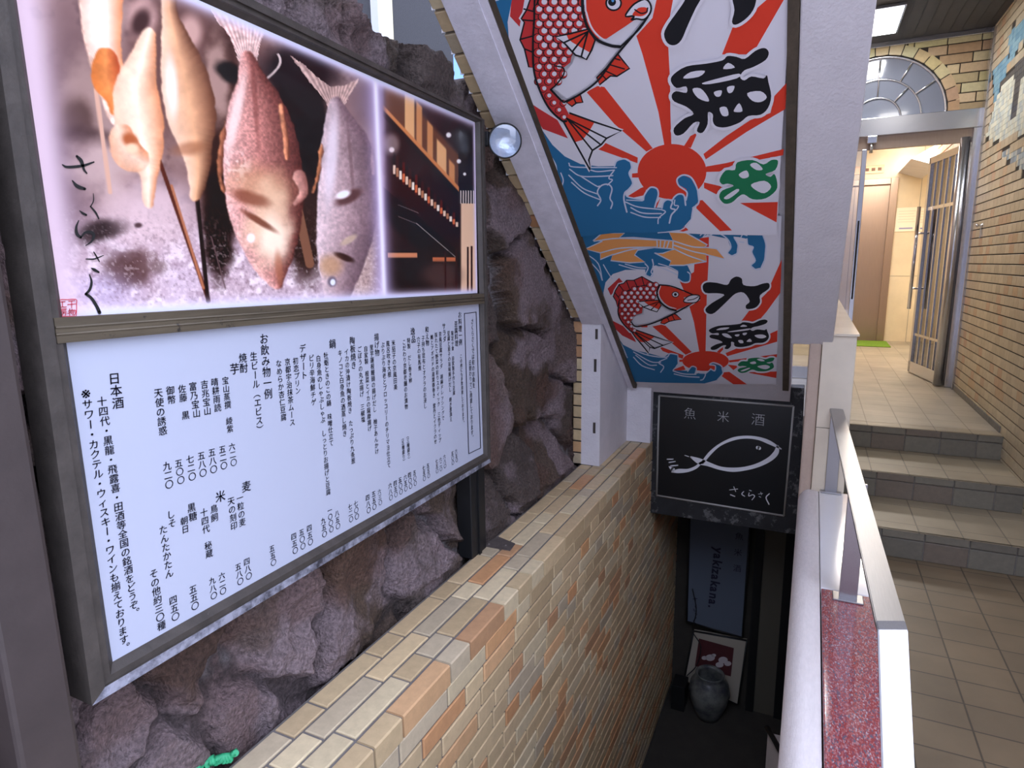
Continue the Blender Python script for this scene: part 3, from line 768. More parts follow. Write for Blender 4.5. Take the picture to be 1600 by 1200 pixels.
# ------------------------------------------------------------------ rough stone wall
NY, NZ = 560, 330
yy = np.linspace(0.12, 4.3, NY); zz = np.linspace(-0.1, 2.34, NZ)
Yg, Zg = np.meshgrid(yy, zz, indexing='ij')
seeds = []
for px, py in ((655, 880), (545, 935), (430, 985), (300, 1010), (375, 1100), (180, 1140), (20, 1150), (800, 285), (825, 440), (812, 585), (870, 640), (800, 740), (755, 830), (885, 540), (690, 800),
               (450, 15), (575, 70), (670, 110), (250, -60), (850, 700), (240, 1180)):
    p = at(px, py, 0, -1.21); seeds.append((p.y, p.z))
rs = np.random.RandomState(5)
while len(seeds) < 46:
    c = (rs.uniform(0.1, 4.3), rs.uniform(0, 2.3))
    if min((c[0]-s[0])**2+(c[1]-s[1])**2 for s in seeds) > 0.085: seeds.append(c)
seeds = np.array(seeds)
wy = Yg+(fbm(Yg*5, Zg*5, 3)-0.5)*0.16+(fbm(Yg*16, Zg*16, 31)-0.5)*0.05; wz = Zg+(fbm(Yg*5, Zg*5, 9)-0.5)*0.16+(fbm(Yg*16, Zg*16, 37)-0.5)*0.05
dd = np.sqrt((wy[..., None]-seeds[:, 0])**2+(wz[..., None]-seeds[:, 1])**2)
o2 = np.argsort(dd, axis=-1)[..., :2]
d1_ = np.take_along_axis(dd, o2[..., :1], -1)[..., 0]; d2_ = np.take_along_axis(dd, o2[..., 1:2], -1)[..., 0]
cell = o2[..., 0]; edge = d2_-d1_
ss = lambda a, b, x: (lambda t: t*t*(3-2*t))(np.clip((x-a)/(b-a), 0, 1))
bulge = rs.uniform(0.05, 0.10, len(seeds))[cell]; tx = rs.uniform(-0.2, 0.2, len(seeds))[cell]; tz = rs.uniform(-0.25, 0.2, len(seeds))[cell]
n1 = fbm(Yg*4.5, Zg*4.5, 21, 4)
facet = np.abs(n1-0.5)*0.12
ridge = 1-np.abs(fbm(Yg*9+3*n1, Zg*7, 25, 4)*2-1)
height = ss(0.012, 0.06, edge)*(bulge+tx*(Yg-seeds[cell, 0])+tz*(Zg-seeds[cell, 1])-facet) + (ridge-0.7)*0.035*ss(0.0, 0.05, edge) + (fbm(Yg*22, Zg*18, 5, 5)-0.5)*0.022*ss(0, 0.03, edge) + (fbm(Yg*55, Zg*55, 15, 2)-0.5)*0.008
height = np.minimum(height, 0.088+0.3*np.maximum(height-0.088, 0)*0.1)
# the wall top is a broken edge
top = 2.30+(fbm(Yg[:, :1]*3, Yg[:, :1]*0+1, 41)-0.5)*0.12+(fbm(Yg[:, :1]*14, Yg[:, :1]*0+1, 43)-0.5)*0.05
Zs = np.minimum(Zg, top)
back = np.maximum(Zg-top, 0)
X = -1.245+height - back*6.0
X = X+0.045*(1-ss(0.50, 0.72, Zg))
X = np.where((Yg > 1.93) & (Yg < 2.15) & (Zg < 0.9), np.minimum(X, -1.193), X)
X = np.where((Yg > 0.42) & (Yg < 0.575), np.minimum(X, -1.206), X)
X = np.where((Yg < 0.98) & (Zg < 0.62), np.minimum(X, -1.168), X)
X = np.where((Zg < 0.52) , np.minimum(X, -1.146), X)
P = np.stack([X, Yg, Zs], -1)
base = np.array([S(104, 86, 74), S(94, 80, 70), S(118, 100, 94), S(92, 74, 60), S(112, 92, 80), S(102, 88, 82)])
Cc = base[rs.randint(0, len(base), len(seeds))[cell]]*rs.uniform(0.75, 1.25, (len(seeds), 1))[cell]*(0.6+0.6*fbm(Yg*7, Zg*7, 61)[..., None])
lil = ss(0.46, 0.62, fbm(Yg*5, Zg*5, 77, 6))[..., None]; Cc = Cc*(1-lil*0.7)+np.array(S(156, 138, 142))*lil*0.7
rust = ss(0.55, 0.7, fbm(Yg*4, Zg*4, 87))[..., None]; Cc = Cc*(1-rust*0.4)+np.array(S(108, 72, 60))*rust*0.4
gapc = (1-ss(0.010, 0.034, edge))[..., None]; Cc = Cc*(1-gapc*.75)+np.array(S(56, 46, 44))*gapc*.75
mort = (1-ss(0.004, 0.022, edge))[..., None]*ss(0.5, 0.62, fbm(Yg*2.2, Zg*2.2, 92))[..., None]; Cc = Cc*(1-mort)+np.array(S(140, 134, 136))*mort
wl_ = grid_mesh('wall_left', P, Cc, m_rock)
struct(wl_, 'rough purple brown boulder wall behind the menu board', 'wall')
bm = B(); box(bm, (-5.0, 3.0, 0), (-4.6, 14.0, 9.0))  # added panel, its blue stands in for open sky
struct(obj('sky_panel', bm, mat('sky_panel_blue', S(120, 160, 226), 0.8)), 'added pale blue panel standing in for sky in the gap above the menu board', 'wall')
bm = B(); box(bm, (-12, -11.0, 0), (12, -10.5, 8.5))  # unseen block added to keep low sky light out of the stairwell
struct(obj('wall_skyblock', bm, mat('skyblock_grey', S(120, 120, 126), 0.8, noise=0.2, nscale=1.5)), 'unseen grey building front added across the street to block low sky light', 'wall')
# neighbouring building and its bright trim, seen over the stone wall
yb = at(709, 110, 0, -2.3).y
bm = B(); box(bm, (-2.6, -2.0, 0), (-2.3, yb, 7.0))
struct(obj('wall_neighbour', bm, m_stucco), 'dark grey stucco building wall beyond the stone wall', 'wall')
a = at(591, 20, 0, -2.25).y; b_ = at(608, 20, 0, -2.25).y; c = at(618, 20, 0, -2.25).y
bm = B(); box(bm, (-2.32, a, 1.5), (-2.25, b_, 7.0)); box(bm, (-2.32, b_, 1.5), (-2.27, c, 7.0), 1)
struct(obj('trim_8', bm, [mat('white_pilaster', S(245, 246, 250), 0.6), mat('cream_pilaster', S(232, 220, 176), 0.6)]), 'white and cream upright strip on the grey building wall', 'trim')

# ------------------------------------------------------------------ menu board
XP, XFR, XBK = -1.120, -1.098, -1.162
mb = empty('menu_board', 'tall framed sign board with a fish photograph above a white handwritten style menu', 'sign board')
def bp(px, py, x=XFR): return at(px, py, 0, x)
OUT = [(-47, -230), (757, 187), (767, 722), (144, 1103)]                 # outer corners of the frame, seen on its front plane
PH = [(7, -134), (742, 191), (746, 458), (91, 496)]                      # printed photograph
MN = [(97, 536), (748, 474), (755, 709), (176, 1034)]                    # menu panel
INN = [PH[0], PH[1], MN[2], MN[3]]
bm = B()
fo = [bp(*p) for p in OUT]; fi = [bp(*p, x=XP) for p in INN]
bko = [Vector((XBK, p.y, p.z)) for p in fo]
lip = [a+(b_-a)*0.72 for a, b_ in zip([Vector((XFR, p.y, p.z)) for p in fo], [Vector((XFR, q.y, q.z)) for q in fi])]
mid = [a+(b_-a)*0.45 for a, b_ in zip([Vector((XFR, p.y, p.z)) for p in fo], [Vector((XFR, q.y, q.z)) for q in fi])]
mid2 = [p+Vector((-0.006, 0, 0)) for p in mid]
rings = [bko, fo, mid, mid2, [p+Vector((-0.006, 0, 0)) for p in lip], fi]
RV = [[bm.verts.new(p) for p in r] for r in rings]
for k, (a, b_) in enumerate(zip(RV, RV[1:])):
    for i in range(4):
        f = bm.faces.new((a[i], a[(i+1) % 4], b_[(i+1) % 4], b_[i]))
        if i == 2 and k <= 1: f.material_index = 1
        if i == 3 and k == 0: f.material_index = 0
bm.faces.new(RV[0]).material_index = 0
obj('frame', bm, [m_frame, m_frame_edge], mb)
bm = B(); D4 = [(84, 497), (756, 459), (757, 474), (90, 537)]
prism(bm, [bp(*p, x=XFR-0.004) for p in D4], [Vector((XP-0.01, q.y, q.z)) for q in [bp(*p, x=XFR) for p in D4]])
dl = [(bp(86, 512, XFR-0.004), bp(756, 465, XFR-0.004)), (bp(87, 523, XFR-0.004), bp(757, 469, XFR-0.004))]
for a, b_ in dl: tube(bm, [a, b_], 0.0022, 6)
obj('divider', bm, m_divider, mb)
bm = B()
for y0, y1 in ((1.985, 2.10), ): box(bm, (-1.19, y0, 0.478), (-1.125, y1, 0.9), 0, 0.004)
box(bm, (-1.124, 2.035, 0.478), (-1.118, 2.05, 0.86))
obj('leg', bm, m_black, mb)
# menu panel
bm = B()
q = [bp(*p, x=XP+0.001) for p in MN]
vs = [bm.verts.new(p) for p in q]; bm.faces.new(vs); obj('menu_panel', bm, m_acryl, mb)

# the printed photograph: dried fish hanging over ash, shop shelves on the right
GU, GV = 640, 300
c = [np.array(bp(*p, x=XP+0.001)) for p in (PH[0], PH[1], PH[2], PH[3])]
u = np.linspace(0, 1, GU)[:, None, None]; v = np.linspace(0, 1, GV)[None, :, None]
PP = (c[0]*(1-u)+c[1]*u)*(1-v)+(c[3]*(1-u)+c[2]*u)*v
px, py = project(PP)
u2, v2 = np.broadcast_to(u[..., 0], px.shape), np.broadcast_to(v[..., 0], px.shape)
def col(*a): return np.array(a, float)
IM = np.zeros(px.shape+(3,))
nz = lambda s, seed, o=5: fbm(px/s, py/s, seed, o)
def sst(a, b_, x):
    t = np.clip((x-a)/(b_-a), 0, 1); return t*t*(3-2*t)
def blend(mask, c_):
    global IM
    m_ = np.clip(mask, 0, 1)[..., None]; IM = IM*(1-m_)+np.asarray(c_, float)*m_
def blob(cx, cy, rx, ry, soft=0.5, rot=0, wob=0.0, seed=1):
    x, y = px-cx, py-cy; r = math.radians(rot); xr = (x*math.cos(r)+y*math.sin(r))/rx; yr = (-x*math.sin(r)+y*math.cos(r))/ry
    d = np.sqrt(xr*xr+yr*yr)+(nz(22, seed)-0.5)*wob
    return 1-sst(1-soft, 1+soft, d)
def body(ch):
    """ch = [(x, y, half width)...]; returns signed distance in px, side -1..1 and along 0..1"""
    best = np.full(px.shape, 1e9); side = np.zeros(px.shape); al = np.zeros(px.shape); n = len(ch)-1
    q = smooth_line(ch, 5)
    for i, (a, b_) in enumerate(zip(q, q[1:])):
        ax, ay, ar = a; bx, by, br = b_; dx, dy = bx-ax, by-ay; L2 = dx*dx+dy*dy+1e-9
        t = np.clip(((px-ax)*dx+(py-ay)*dy)/L2, 0, 1); qx, qy = ax+dx*t, ay+dy*t; r = ar+(br-ar)*t
        d = np.hypot(px-qx, py-qy); s = d-r
        k = s < best
        best = np.where(k, s, best); cr = (dx*(py-ay)-dy*(px-ax))/math.sqrt(L2)
        side = np.where(k, np.clip(-cr/np.maximum(r, 1), -1, 1), side); al = np.where(k, (i+t)/len(q), al)
    return best, side, al
def fishy(ch, cl, cm, cr, soft=2.0, tex=0.25, ts=7, seed=3, rough=5):
    d, s, a = body(ch); d = d+(nz(14, seed)-0.5)*rough
    m_ = 1-sst(-soft, soft, d)
    t = (s+1)/2
    colr = np.where(t[..., None] < 0.5, col(*cl)+(col(*cm)-col(*cl))*(t[..., None]*2), col(*cm)+(col(*cr)-col(*cm))*(t[..., None]*2-1))
    colr = colr*(1-tex+2*tex*nz(ts, seed+8)[..., None])*(0.88+0.24*nz(40, seed+4)[..., None])
    blend(m_, colr); return d, s, a
def fan(P, c0, c1, ribs, apex, tex=.2):
    x = px+(nz(9, 51)-.5)*5; y = py+(nz(9, 53)-.5)*5; ins = np.zeros(px.shape, bool); j = len(P)-1
    for i in range(len(P)):
        (xi, yi), (xj, yj) = P[i], P[j]
        if yi != yj: ins ^= ((yi > y) != (yj > y)) & (x < (xj-xi)*(y-yi)/(yj-yi)+xi)
        j = i
    a_ = np.arctan2(py-apex[1], px-apex[0]); t = (0.5+0.5*np.sin(a_*ribs))[..., None]
    blend(ins*.96, (col(*c0)*t+col(*c1)*(1-t))*(1-tex+2*tex*nz(5, 57)[..., None]))
# ground: pale ash below, dark smoke above
IM[:] = col(146, 120, 118)
blend(sst(0.2, 0.75, nz(60, 2)), col(178, 154, 150)); blend(sst(0.52, 0.75, nz(26, 5))*0.7, col(108, 88, 90))
blend(sst(250, 420, py)*0.9, col(198, 178, 190)); blend(sst(330, 420, py)*sst(.45, .7, nz(13, 11)), col(232, 218, 226)); blend(sst(330, 420, py)*sst(.58, .75, nz(9, 14))*.5, col(150, 126, 136))
blend(blob(100, 160, 56, 150, .6)*0.85, col(116, 94, 96)); blend(blob(140, 160, 45, 70, .5, wob=.6)*0.8, col(172, 148, 142)); blend(blob(120, 185, 26, 32, .5, wob=.5)*0.8, col(86, 66, 62))
blend(blob(135, 213, 45, 14, .6, 8)*.85, col(72, 54, 54)); blend(blob(95, 290, 45, 110, .7)*.7, col(104, 86, 94))
blend(blob(150, 260, 40, 40, .6, wob=.7)*.8, col(196, 174, 172)); blend(blob(160, 360, 40, 16, .5, -12, .6, 4), col(62, 50, 52)); blend(blob(185, 420, 34, 28, .6, 20, 1.0, 6)*.8, col(112, 92, 96))
blend(blob(212, 418, 30, 26, .5, 0, 1.2, 7)*.8, col(88, 62, 60)); blend(blob(250, 418, 14, 12, .5, 0, .8)*.7, col(120, 100, 98)); blend(blob(240, 330, 55, 50, .6, 0, .5)*.8, col(214, 192, 196)); blend(blob(216, 352, 6, 4, .5), col(90, 70, 74))
blend(blob(285, 440, 34, 26, .7)*.6, col(206, 190, 206)); blend(blob(150, 455, 60, 26, .7)*.6, col(176, 164, 196))
blend(blob(300, 90, 130, 150, .5, wob=.4)*sst(180, 215, px)*0.9, col(112, 84, 80)); blend(blob(222, 30, 22, 30, .5, wob=.6), col(206, 172, 166)); blend(blob(220, 35, 14, 22, .5, 20), col(80, 58, 58)); blend(blob(297, 50, 18, 26, .5), col(198, 164, 156))
blend(blob(345, 230, 34, 180, .3, 0, .5, 12), col(64, 42, 38)); blend(blob(340, 120, 18, 70, .5, 0, .8), col(170, 142, 134)); blend(blob(358, 112, 22, 14, .4, 35, .4), col(24, 22, 22)); blend(blob(342, 350, 24, 90, .35, 0, .7, 9), col(40, 26, 24))
blend(blob(478, 230, 46, 160, .22, -8, .25, 10), col(26, 21, 22)); blend(blob(470, 110, 60, 40, .5), col(38, 34, 38)); blend(blob(480, 360, 30, 80, .4, 0, .4, 13), col(60, 42, 38)); blend(blob(590, 150, 36, 60, .8)*.9, col(120, 104, 118)); blend(blob(583, 370, 26, 70, .6)*.9, col(136, 116, 118)); blend(blob(570, 420, 16, 50, .5, 10)*.8, col(196, 172, 164))
blend(sst(1.2, .6, np.abs((px-420)-18*np.sin((py-70)/16))/2.2)*(py > 84)*(py < 132), col(206, 190, 186))
spk = fbm(px/4.0, py/4.0, 71, 3); zone = sst(300, 400, py)
blend(sst(.60, .72, spk)*zone*.32, col(246, 236, 240)); blend(sst(.60, .74, 1-spk)*zone*.38, col(120, 98, 104))
# skewers
for (x0, y0, x1, y1, w_, c_) in ((240, 225, 326, 470, 3.2, (96, 54, 44)), (306, 290, 325, 470, 3.4, (44, 26, 26)), (268, 290, 318, 450, 2, (176, 120, 92)), (150, 140, 172, 300, 3.5, (206, 170, 152)), (462, 310, 484, 412, 7, (132, 96, 78)), (330, 370, 352, 450, 1.0, (110, 90, 92))):
    dx, dy = x1-x0, y1-y0; t = np.clip(((px-x0)*dx+(py-y0)*dy)/(dx*dx+dy*dy), 0, 1); d = np.hypot(px-x0-dx*t, py-y0-dy*t)
    blend(1-sst(w_-1, w_+1, d), c_)
# dried squid pieces and small fish at the left
fishy([(133, -30, 14), (140, 30, 14), (150, 90, 12), (166, 150, 10), (178, 188, 6)], (226, 190, 172), (250, 226, 212), (214, 150, 116))
fishy([(158, -40, 34), (160, 20, 32), (166, 80, 24), (180, 120, 16), (196, 170, 8)], (236, 206, 188), (255, 240, 232), (222, 150, 108), tex=.07, ts=18)
fishy([(165, 92, 18), (166, 120, 24), (176, 150, 14), (180, 172, 8)], (206, 126, 72), (222, 146, 92), (178, 88, 58), tex=.12, ts=12)
fishy([(232, 55, 12), (222, 95, 22), (212, 140, 34), (218, 190, 38), (226, 235, 28), (232, 270, 15), (232, 318, 8)], (236, 196, 170), (252, 228, 206), (206, 142, 106), tex=.08, ts=14)
fishy([(190, 215, 20), (200, 240, 24), (216, 250, 18)], (230, 178, 148), (246, 214, 190), (206, 138, 104), tex=.12, ts=10); blend(blob(202, 218, 12, 10, .5, 20, .5), col(176, 106, 72)); blend(blob(206, 232, 10, 8, .5), col(240, 206, 176))
fishy([(264, -20, 12), (265, 20, 13), (276, 70, 24), (290, 130, 38), (300, 185, 38), (306, 225, 26), (310, 270, 17), (306, 304, 10)], (240, 206, 182), (226, 178, 142), (104, 70, 56), tex=.07, ts=16)
blend(blob(268, 135, 9, 44, .6, -4)*.8, col(255, 240, 234)); blend(blob(296, 232, 26, 10, .6, -10)*.6, col(150, 100, 74))
# sea bream
fan([(300, -60), (322, 0), (340, 34), (362, 62), (374, 96), (400, 98), (406, 70), (418, 40), (412, 10), (410, -60)], (244, 218, 212), (204, 166, 160), 70, (388, 112), .25)
d, s, a = fishy([(386, 90, 11), (394, 130, 24), (402, 180, 46), (408, 235, 60), (412, 290, 62), (416, 340, 55), (422, 390, 38), (428, 425, 20), (433, 444, 8)], (226, 182, 176), (184, 130, 122), (96, 56, 52), tex=.26, ts=3.2, seed=21)
blend((d < -3)*blob(368, 180, 8, 60, .6, 12)*.85, col(246, 222, 216)); blend((d < -2)*blob(398, 150, 4, 70, .7, -4)*.5, col(120, 72, 68)); blend((d < -2)*sst(.5, .7, nz(7, 33))*blob(370, 262, 18, 24, .6)*.9, col(246, 226, 218))
blend((d < -2)*blob(404, 290, 48, 30, .6, 10, .5, 5)*.7, col(196, 150, 118)); blend((d < -2)*blob(420, 345, 34, 60, .6, 0, .7, 8)*.8, col(236, 206, 176)); blend((d < -2)*blob(430, 375, 22, 36, .6, 0, .8, 9)*.8, col(255, 240, 220))
blend((d < -2)*blob(392, 310, 30, 10, .5, 18, .5)*.7, col(128, 76, 60)); blend((d < -2)*blob(392, 372, 6, 7, .4), col(240, 236, 240)); blend((d < -2)*blob(404, 345, 30, 5, .5, 32, .4)*.8, col(110, 62, 48)); blend((d < -2)*blob(436, 420, 6, 26, .5, -6)*.6, col(176, 116, 92))
fishy([(352, 190, 2), (346, 230, 4), (344, 270, 3), (350, 300, 2)], (176, 120, 90), (150, 100, 80), (110, 70, 56), rough=9); fishy([(440, 165, 3), (446, 215, 5), (448, 248, 3)], (236, 170, 130), (206, 140, 110), (120, 76, 60), rough=6)
fishy([(468, 276, 10), (474, 300, 7), (462, 318, 3)], (206, 160, 146), (190, 140, 130), (140, 96, 88))
# silver fish at the right
fan([(452, 86), (478, 104), (500, 124), (516, 136), (536, 134), (560, 122), (556, 134), (544, 152), (534, 176), (516, 176), (508, 158), (488, 134)], (214, 188, 178), (170, 142, 138), 60, (524, 182))
d, s, a = fishy([(524, 160, 9), (530, 190, 22), (540, 235, 39), (544, 285, 46), (542, 335, 47), (536, 385, 41), (530, 425, 31), (526, 462, 20)], (214, 196, 200), (176, 152, 156), (112, 92, 100), tex=.15, ts=4, seed=43)
blend((d < -3)*blob(518, 245, 9, 70, .6, 4)*.8, col(232, 222, 232)); blend((d < -2)*blob(548, 250, 2.5, 60, .6, -5)*.5, col(120, 96, 98)); blend((d < -2)*blob(545, 308, 22, 9, .4, -28)*.9, col(96, 66, 66)); blend((d < -2)*blob(536, 304, 12, 6, .4, -20), col(248, 240, 244))
blend((d < -2)*blob(538, 402, 16, 5, .4, 22)*.95, col(62, 40, 38)); blend((d < -2)*blob(516, 415, 18, 16, .6)*.7, col(190, 150, 112)); blend((d < -2)*blob(519, 440, 7, 8, .4), col(120, 110, 124)); blend((d < -2)*blob(520, 441, 4, 5, .3), col(226, 232, 244)); blend((d < -2)*blob(545, 375, 14, 5, .4, -30)*.7, col(206, 186, 160))
fishy([(503, 225, 2), (498, 265, 4), (490, 300, 3)], (216, 150, 110), (190, 130, 96), (120, 80, 66), rough=8); fishy([(582, 235, 3), (584, 270, 3)], (170, 140, 130), (150, 124, 122), (120, 96, 96), rough=6)
# shop interior at the right
R = sst(596, 606, px)
blend(R, col(52, 34, 34)); blend(R*(py < 290-(760-px)*0.1)*sst(0, 40, (px-600)*0.95+160-py)*.9, col(76, 58, 62)); blend(R*blob(720, 230, 40, 60, .6), col(44, 34, 40))
shelf = (px-606)*1.08+176
blend(R*sst(-22, -8, py-(shelf-40))*sst(6, 0, py-shelf)*(px < 716)*.9, col(120, 84, 66))
for x0, w_ in ((640, 9), (655, 6), (672, 6), (690, 9), (706, 6)):
    blend(R*sst(w_, w_-3, np.abs(px-x0))*sst(0, 6, py-(shelf-(86-(x0-640)*.7)+6))*sst(4, -2, py-(shelf+2)), col(226, 180, 132) if w_ > 7 else col(206, 150, 104))
blend(R*sst(2.5, 1.0, np.abs(py-shelf)/2.4)*(px < 718), col(206, 140, 92)); blend(R*sst(3, 1, np.abs(py-shelf-9)/2.6)*(px < 716), col(36, 22, 20))
for i in range(21):
    x0 = 616+i*4.9; y0 = 272+(x0-617)*0.84; hh = 34-i*.8
    blend(R*sst(2.3, 1.3, np.abs(px-x0))*sst(0, 3, py-(y0-hh))*sst(2, 0, py-y0-4), [(24, 16, 18), (70, 36, 28), (34, 30, 26), (96, 40, 30)][i % 4])
    blend(R*sst(2.3, 1.6, np.abs(px-x0))*sst(0, 2, py-(y0-hh*.42))*sst(2, 0, py-y0), [(226, 200, 176), (206, 120, 84), (240, 226, 210), (180, 130, 100)][(i*7) % 4])
cnt = 300+(px-610)*0.86
blend(R*sst(0, 3, py-cnt)*sst(60, 40, py-cnt)*(px < 722), col(26, 19, 20)); blend(R*sst(1.2, .5, np.abs(py-cnt-14))*(px > 650)*(px < 712)*.8, col(176, 172, 170))
for dy in (52, 70): blend(R*sst(1.0, .4, np.abs(py-(318+dy-50)-(px-622)*.4))*(px > 622)*(px < 654)*.6, col(150, 140, 140))
blend(R*sst(718, 722, px)*(py > 318-(px-718)*.1), col(232, 200, 170)); blend(R*sst(716, 718, px)*(py > 298)*(py < 318), col(206, 196, 190)*1.0); blend(R*(px > 716)*(py > 290)*(py < 318)*sst(1.4, .8, np.abs((px-716) % 4-2)), col(48, 44, 48))
blend(R*(py > 392)*sst(712, 690, px), col(40, 29, 29)); blend(R*sst(394, 396, py)*sst(404, 401, py)*(px > 606)*(px < 652), col(206, 142, 106)); blend(R*sst(401, 403, py)*sst(410, 407, py)*(px > 676)*(px < 714), col(196, 120, 84))
blend(R*sst(440, 410, py)*0+R*blob(690, 430, 30, 20, .5)*.6, col(110, 84, 78))
for x0 in (696, 713, 731, 737): blend(R*sst(1.8, 1.0, np.abs(px-x0))*(py > 392-(x0-700)*.2), col(62, 30, 26))
blend(R*blob(646, 252, 0.1, 0.1), col(0, 0, 0))
for x0, y0, r_ in ((701, 211, 4), (717, 252, 3.4), (726, 272, 2.4), (612, 234, 4)): blend(R*blob(x0, y0, r_, r_, .4), col(250, 244, 246))
blend(blob(612, 225, 12, 16, .5)*.5, col(220, 200, 196))
# soft white seam and soft margins of the print
seam = np.abs(px-(588+(py-160)*0.042))
blend(np.exp(-(seam/14)**2)*.75, col(196, 184, 226)); blend(np.exp(-(seam/4.0)**2)*.95, col(240, 238, 252))
W_, H_ = 1.47, 0.6
eu = np.minimum(u2, 1-u2)*W_; ev = np.minimum(v2, 1-v2)*H_
edge_ = np.minimum(np.where(u2 < .5, u2*W_*0.55, (1-u2)*W_), ev*0.9)
blend(np.exp(-(edge_/0.017)**2)*.92, col(226, 220, 246)); blend(np.exp(-(np.minimum(ev, 1)/0.010)**2), col(214, 220, 252))
blend(np.exp(-((u2*W_)/0.042)**2)*.8, col(212, 190, 200)); blend(np.exp(-((1-u2)*W_/0.012)**2)*.7, col(222, 216, 244))
L_ = np.clip(IM, 0, 255)/255; L_ = np.clip((L_-0.5)*1.2+0.47, 0.03, 1)*np.array([1.03, 1.0, 0.97]); L_ = np.clip(L_, 0, 1); L_ = np.where(L_ <= 0.04045, L_/12.92, ((L_+0.055)/1.055)**2.4)
m_photo = mat('photo_print', (0.5, 0.5, 0.5), 0.3, attr='Col', coat=0.15)
grid_mesh('photo_print', PP, L_, m_photo, mb)

# brush name and red seal on the photograph
def on_board(x, y, lift): p = at(x, y, 0, XP+0.0022+lift); return p
pr = Print(on_board, (140/542., 80, 310/1200., 200), 0.0002)
m_brush = mat('brush_ink', S(20, 20, 20), 0.6); m_seal = mat('seal_red', S(206, 70, 84), 0.6)
for pts, w in (([(68, 222), (100, 236), (190, 228), (258, 206)], [6, 16, 16, 9]), ([(155, 170), (182, 200), (198, 250), (216, 274)], [14, 22, 14, 8]), ([(128, 318), (158, 352), (204, 368)], [6, 22, 16]),
               ([(255, 395), (256, 440), (238, 476)], [3, 6, 7]), ([(238, 474), (268, 510), (288, 548)], [8, 12, 8]), ([(172, 500), (192, 516), (212, 526)], [4, 14, 12]),
               ([(166, 560), (152, 600), (156, 640), (180, 662)], [6, 14, 20, 14]), ([(180, 662), (206, 632), (242, 632), (258, 650), (244, 686), (208, 712)], [8, 14, 20, 18, 12, 3]),
               ([(210, 792), (260, 792), (318, 770)], [5, 9, 4]), ([(258, 750), (276, 780), (292, 808)], [6, 9, 6]), ([(244, 848), (262, 858), (288, 872)], [6, 18, 10]),
               ([(232, 886), (244, 930), (234, 976), (210, 1004)], [6, 14, 16, 14]), ([(210, 1004), (244, 1030), (276, 1080), (292, 1116)], [16, 18, 20, 22])):
    pr.stroke(pts, w, m_brush)
pr.build('brush_name', mb)
pr = Print(on_board, (140/542., 80, 310/1200., 200), 0.0002)
pr.stroke([(40, 1042), (100, 1038), (150, 1036), (154, 1060), (152, 1130), (140, 1138), (60, 1138), (46, 1130), (40, 1090)], 5, m_seal, closed=True, n=2)
for pts in ([(106, 1048), (142, 1044)], [(100, 1068), (148, 1064)], [(124, 1046), (124, 1088)], [(52, 1052), (84, 1050)], [(68, 1050), (69, 1082)], [(46, 1084), (92, 1082)],
            [(52, 1096), (92, 1094)], [(54, 1096), (56, 1134)], [(60, 1104), (90, 1102)], [(62, 1112), (92, 1112)], [(76, 1112), (66, 1134)], [(70, 1120), (90, 1120), (86, 1132)],
            [(104, 1108), (118, 1104)], [(112, 1094), (112, 1134)], [(100, 1122), (120, 1114)], [(126, 1096), (120, 1112)], [(122, 1104), (148, 1102), (144, 1128), (136, 1130)], [(132, 1106), (122, 1124)], [(140, 1106), (130, 1130)]):
    pr.stroke(pts, 5, m_seal, n=2)
pr.build('red_seal', mb)

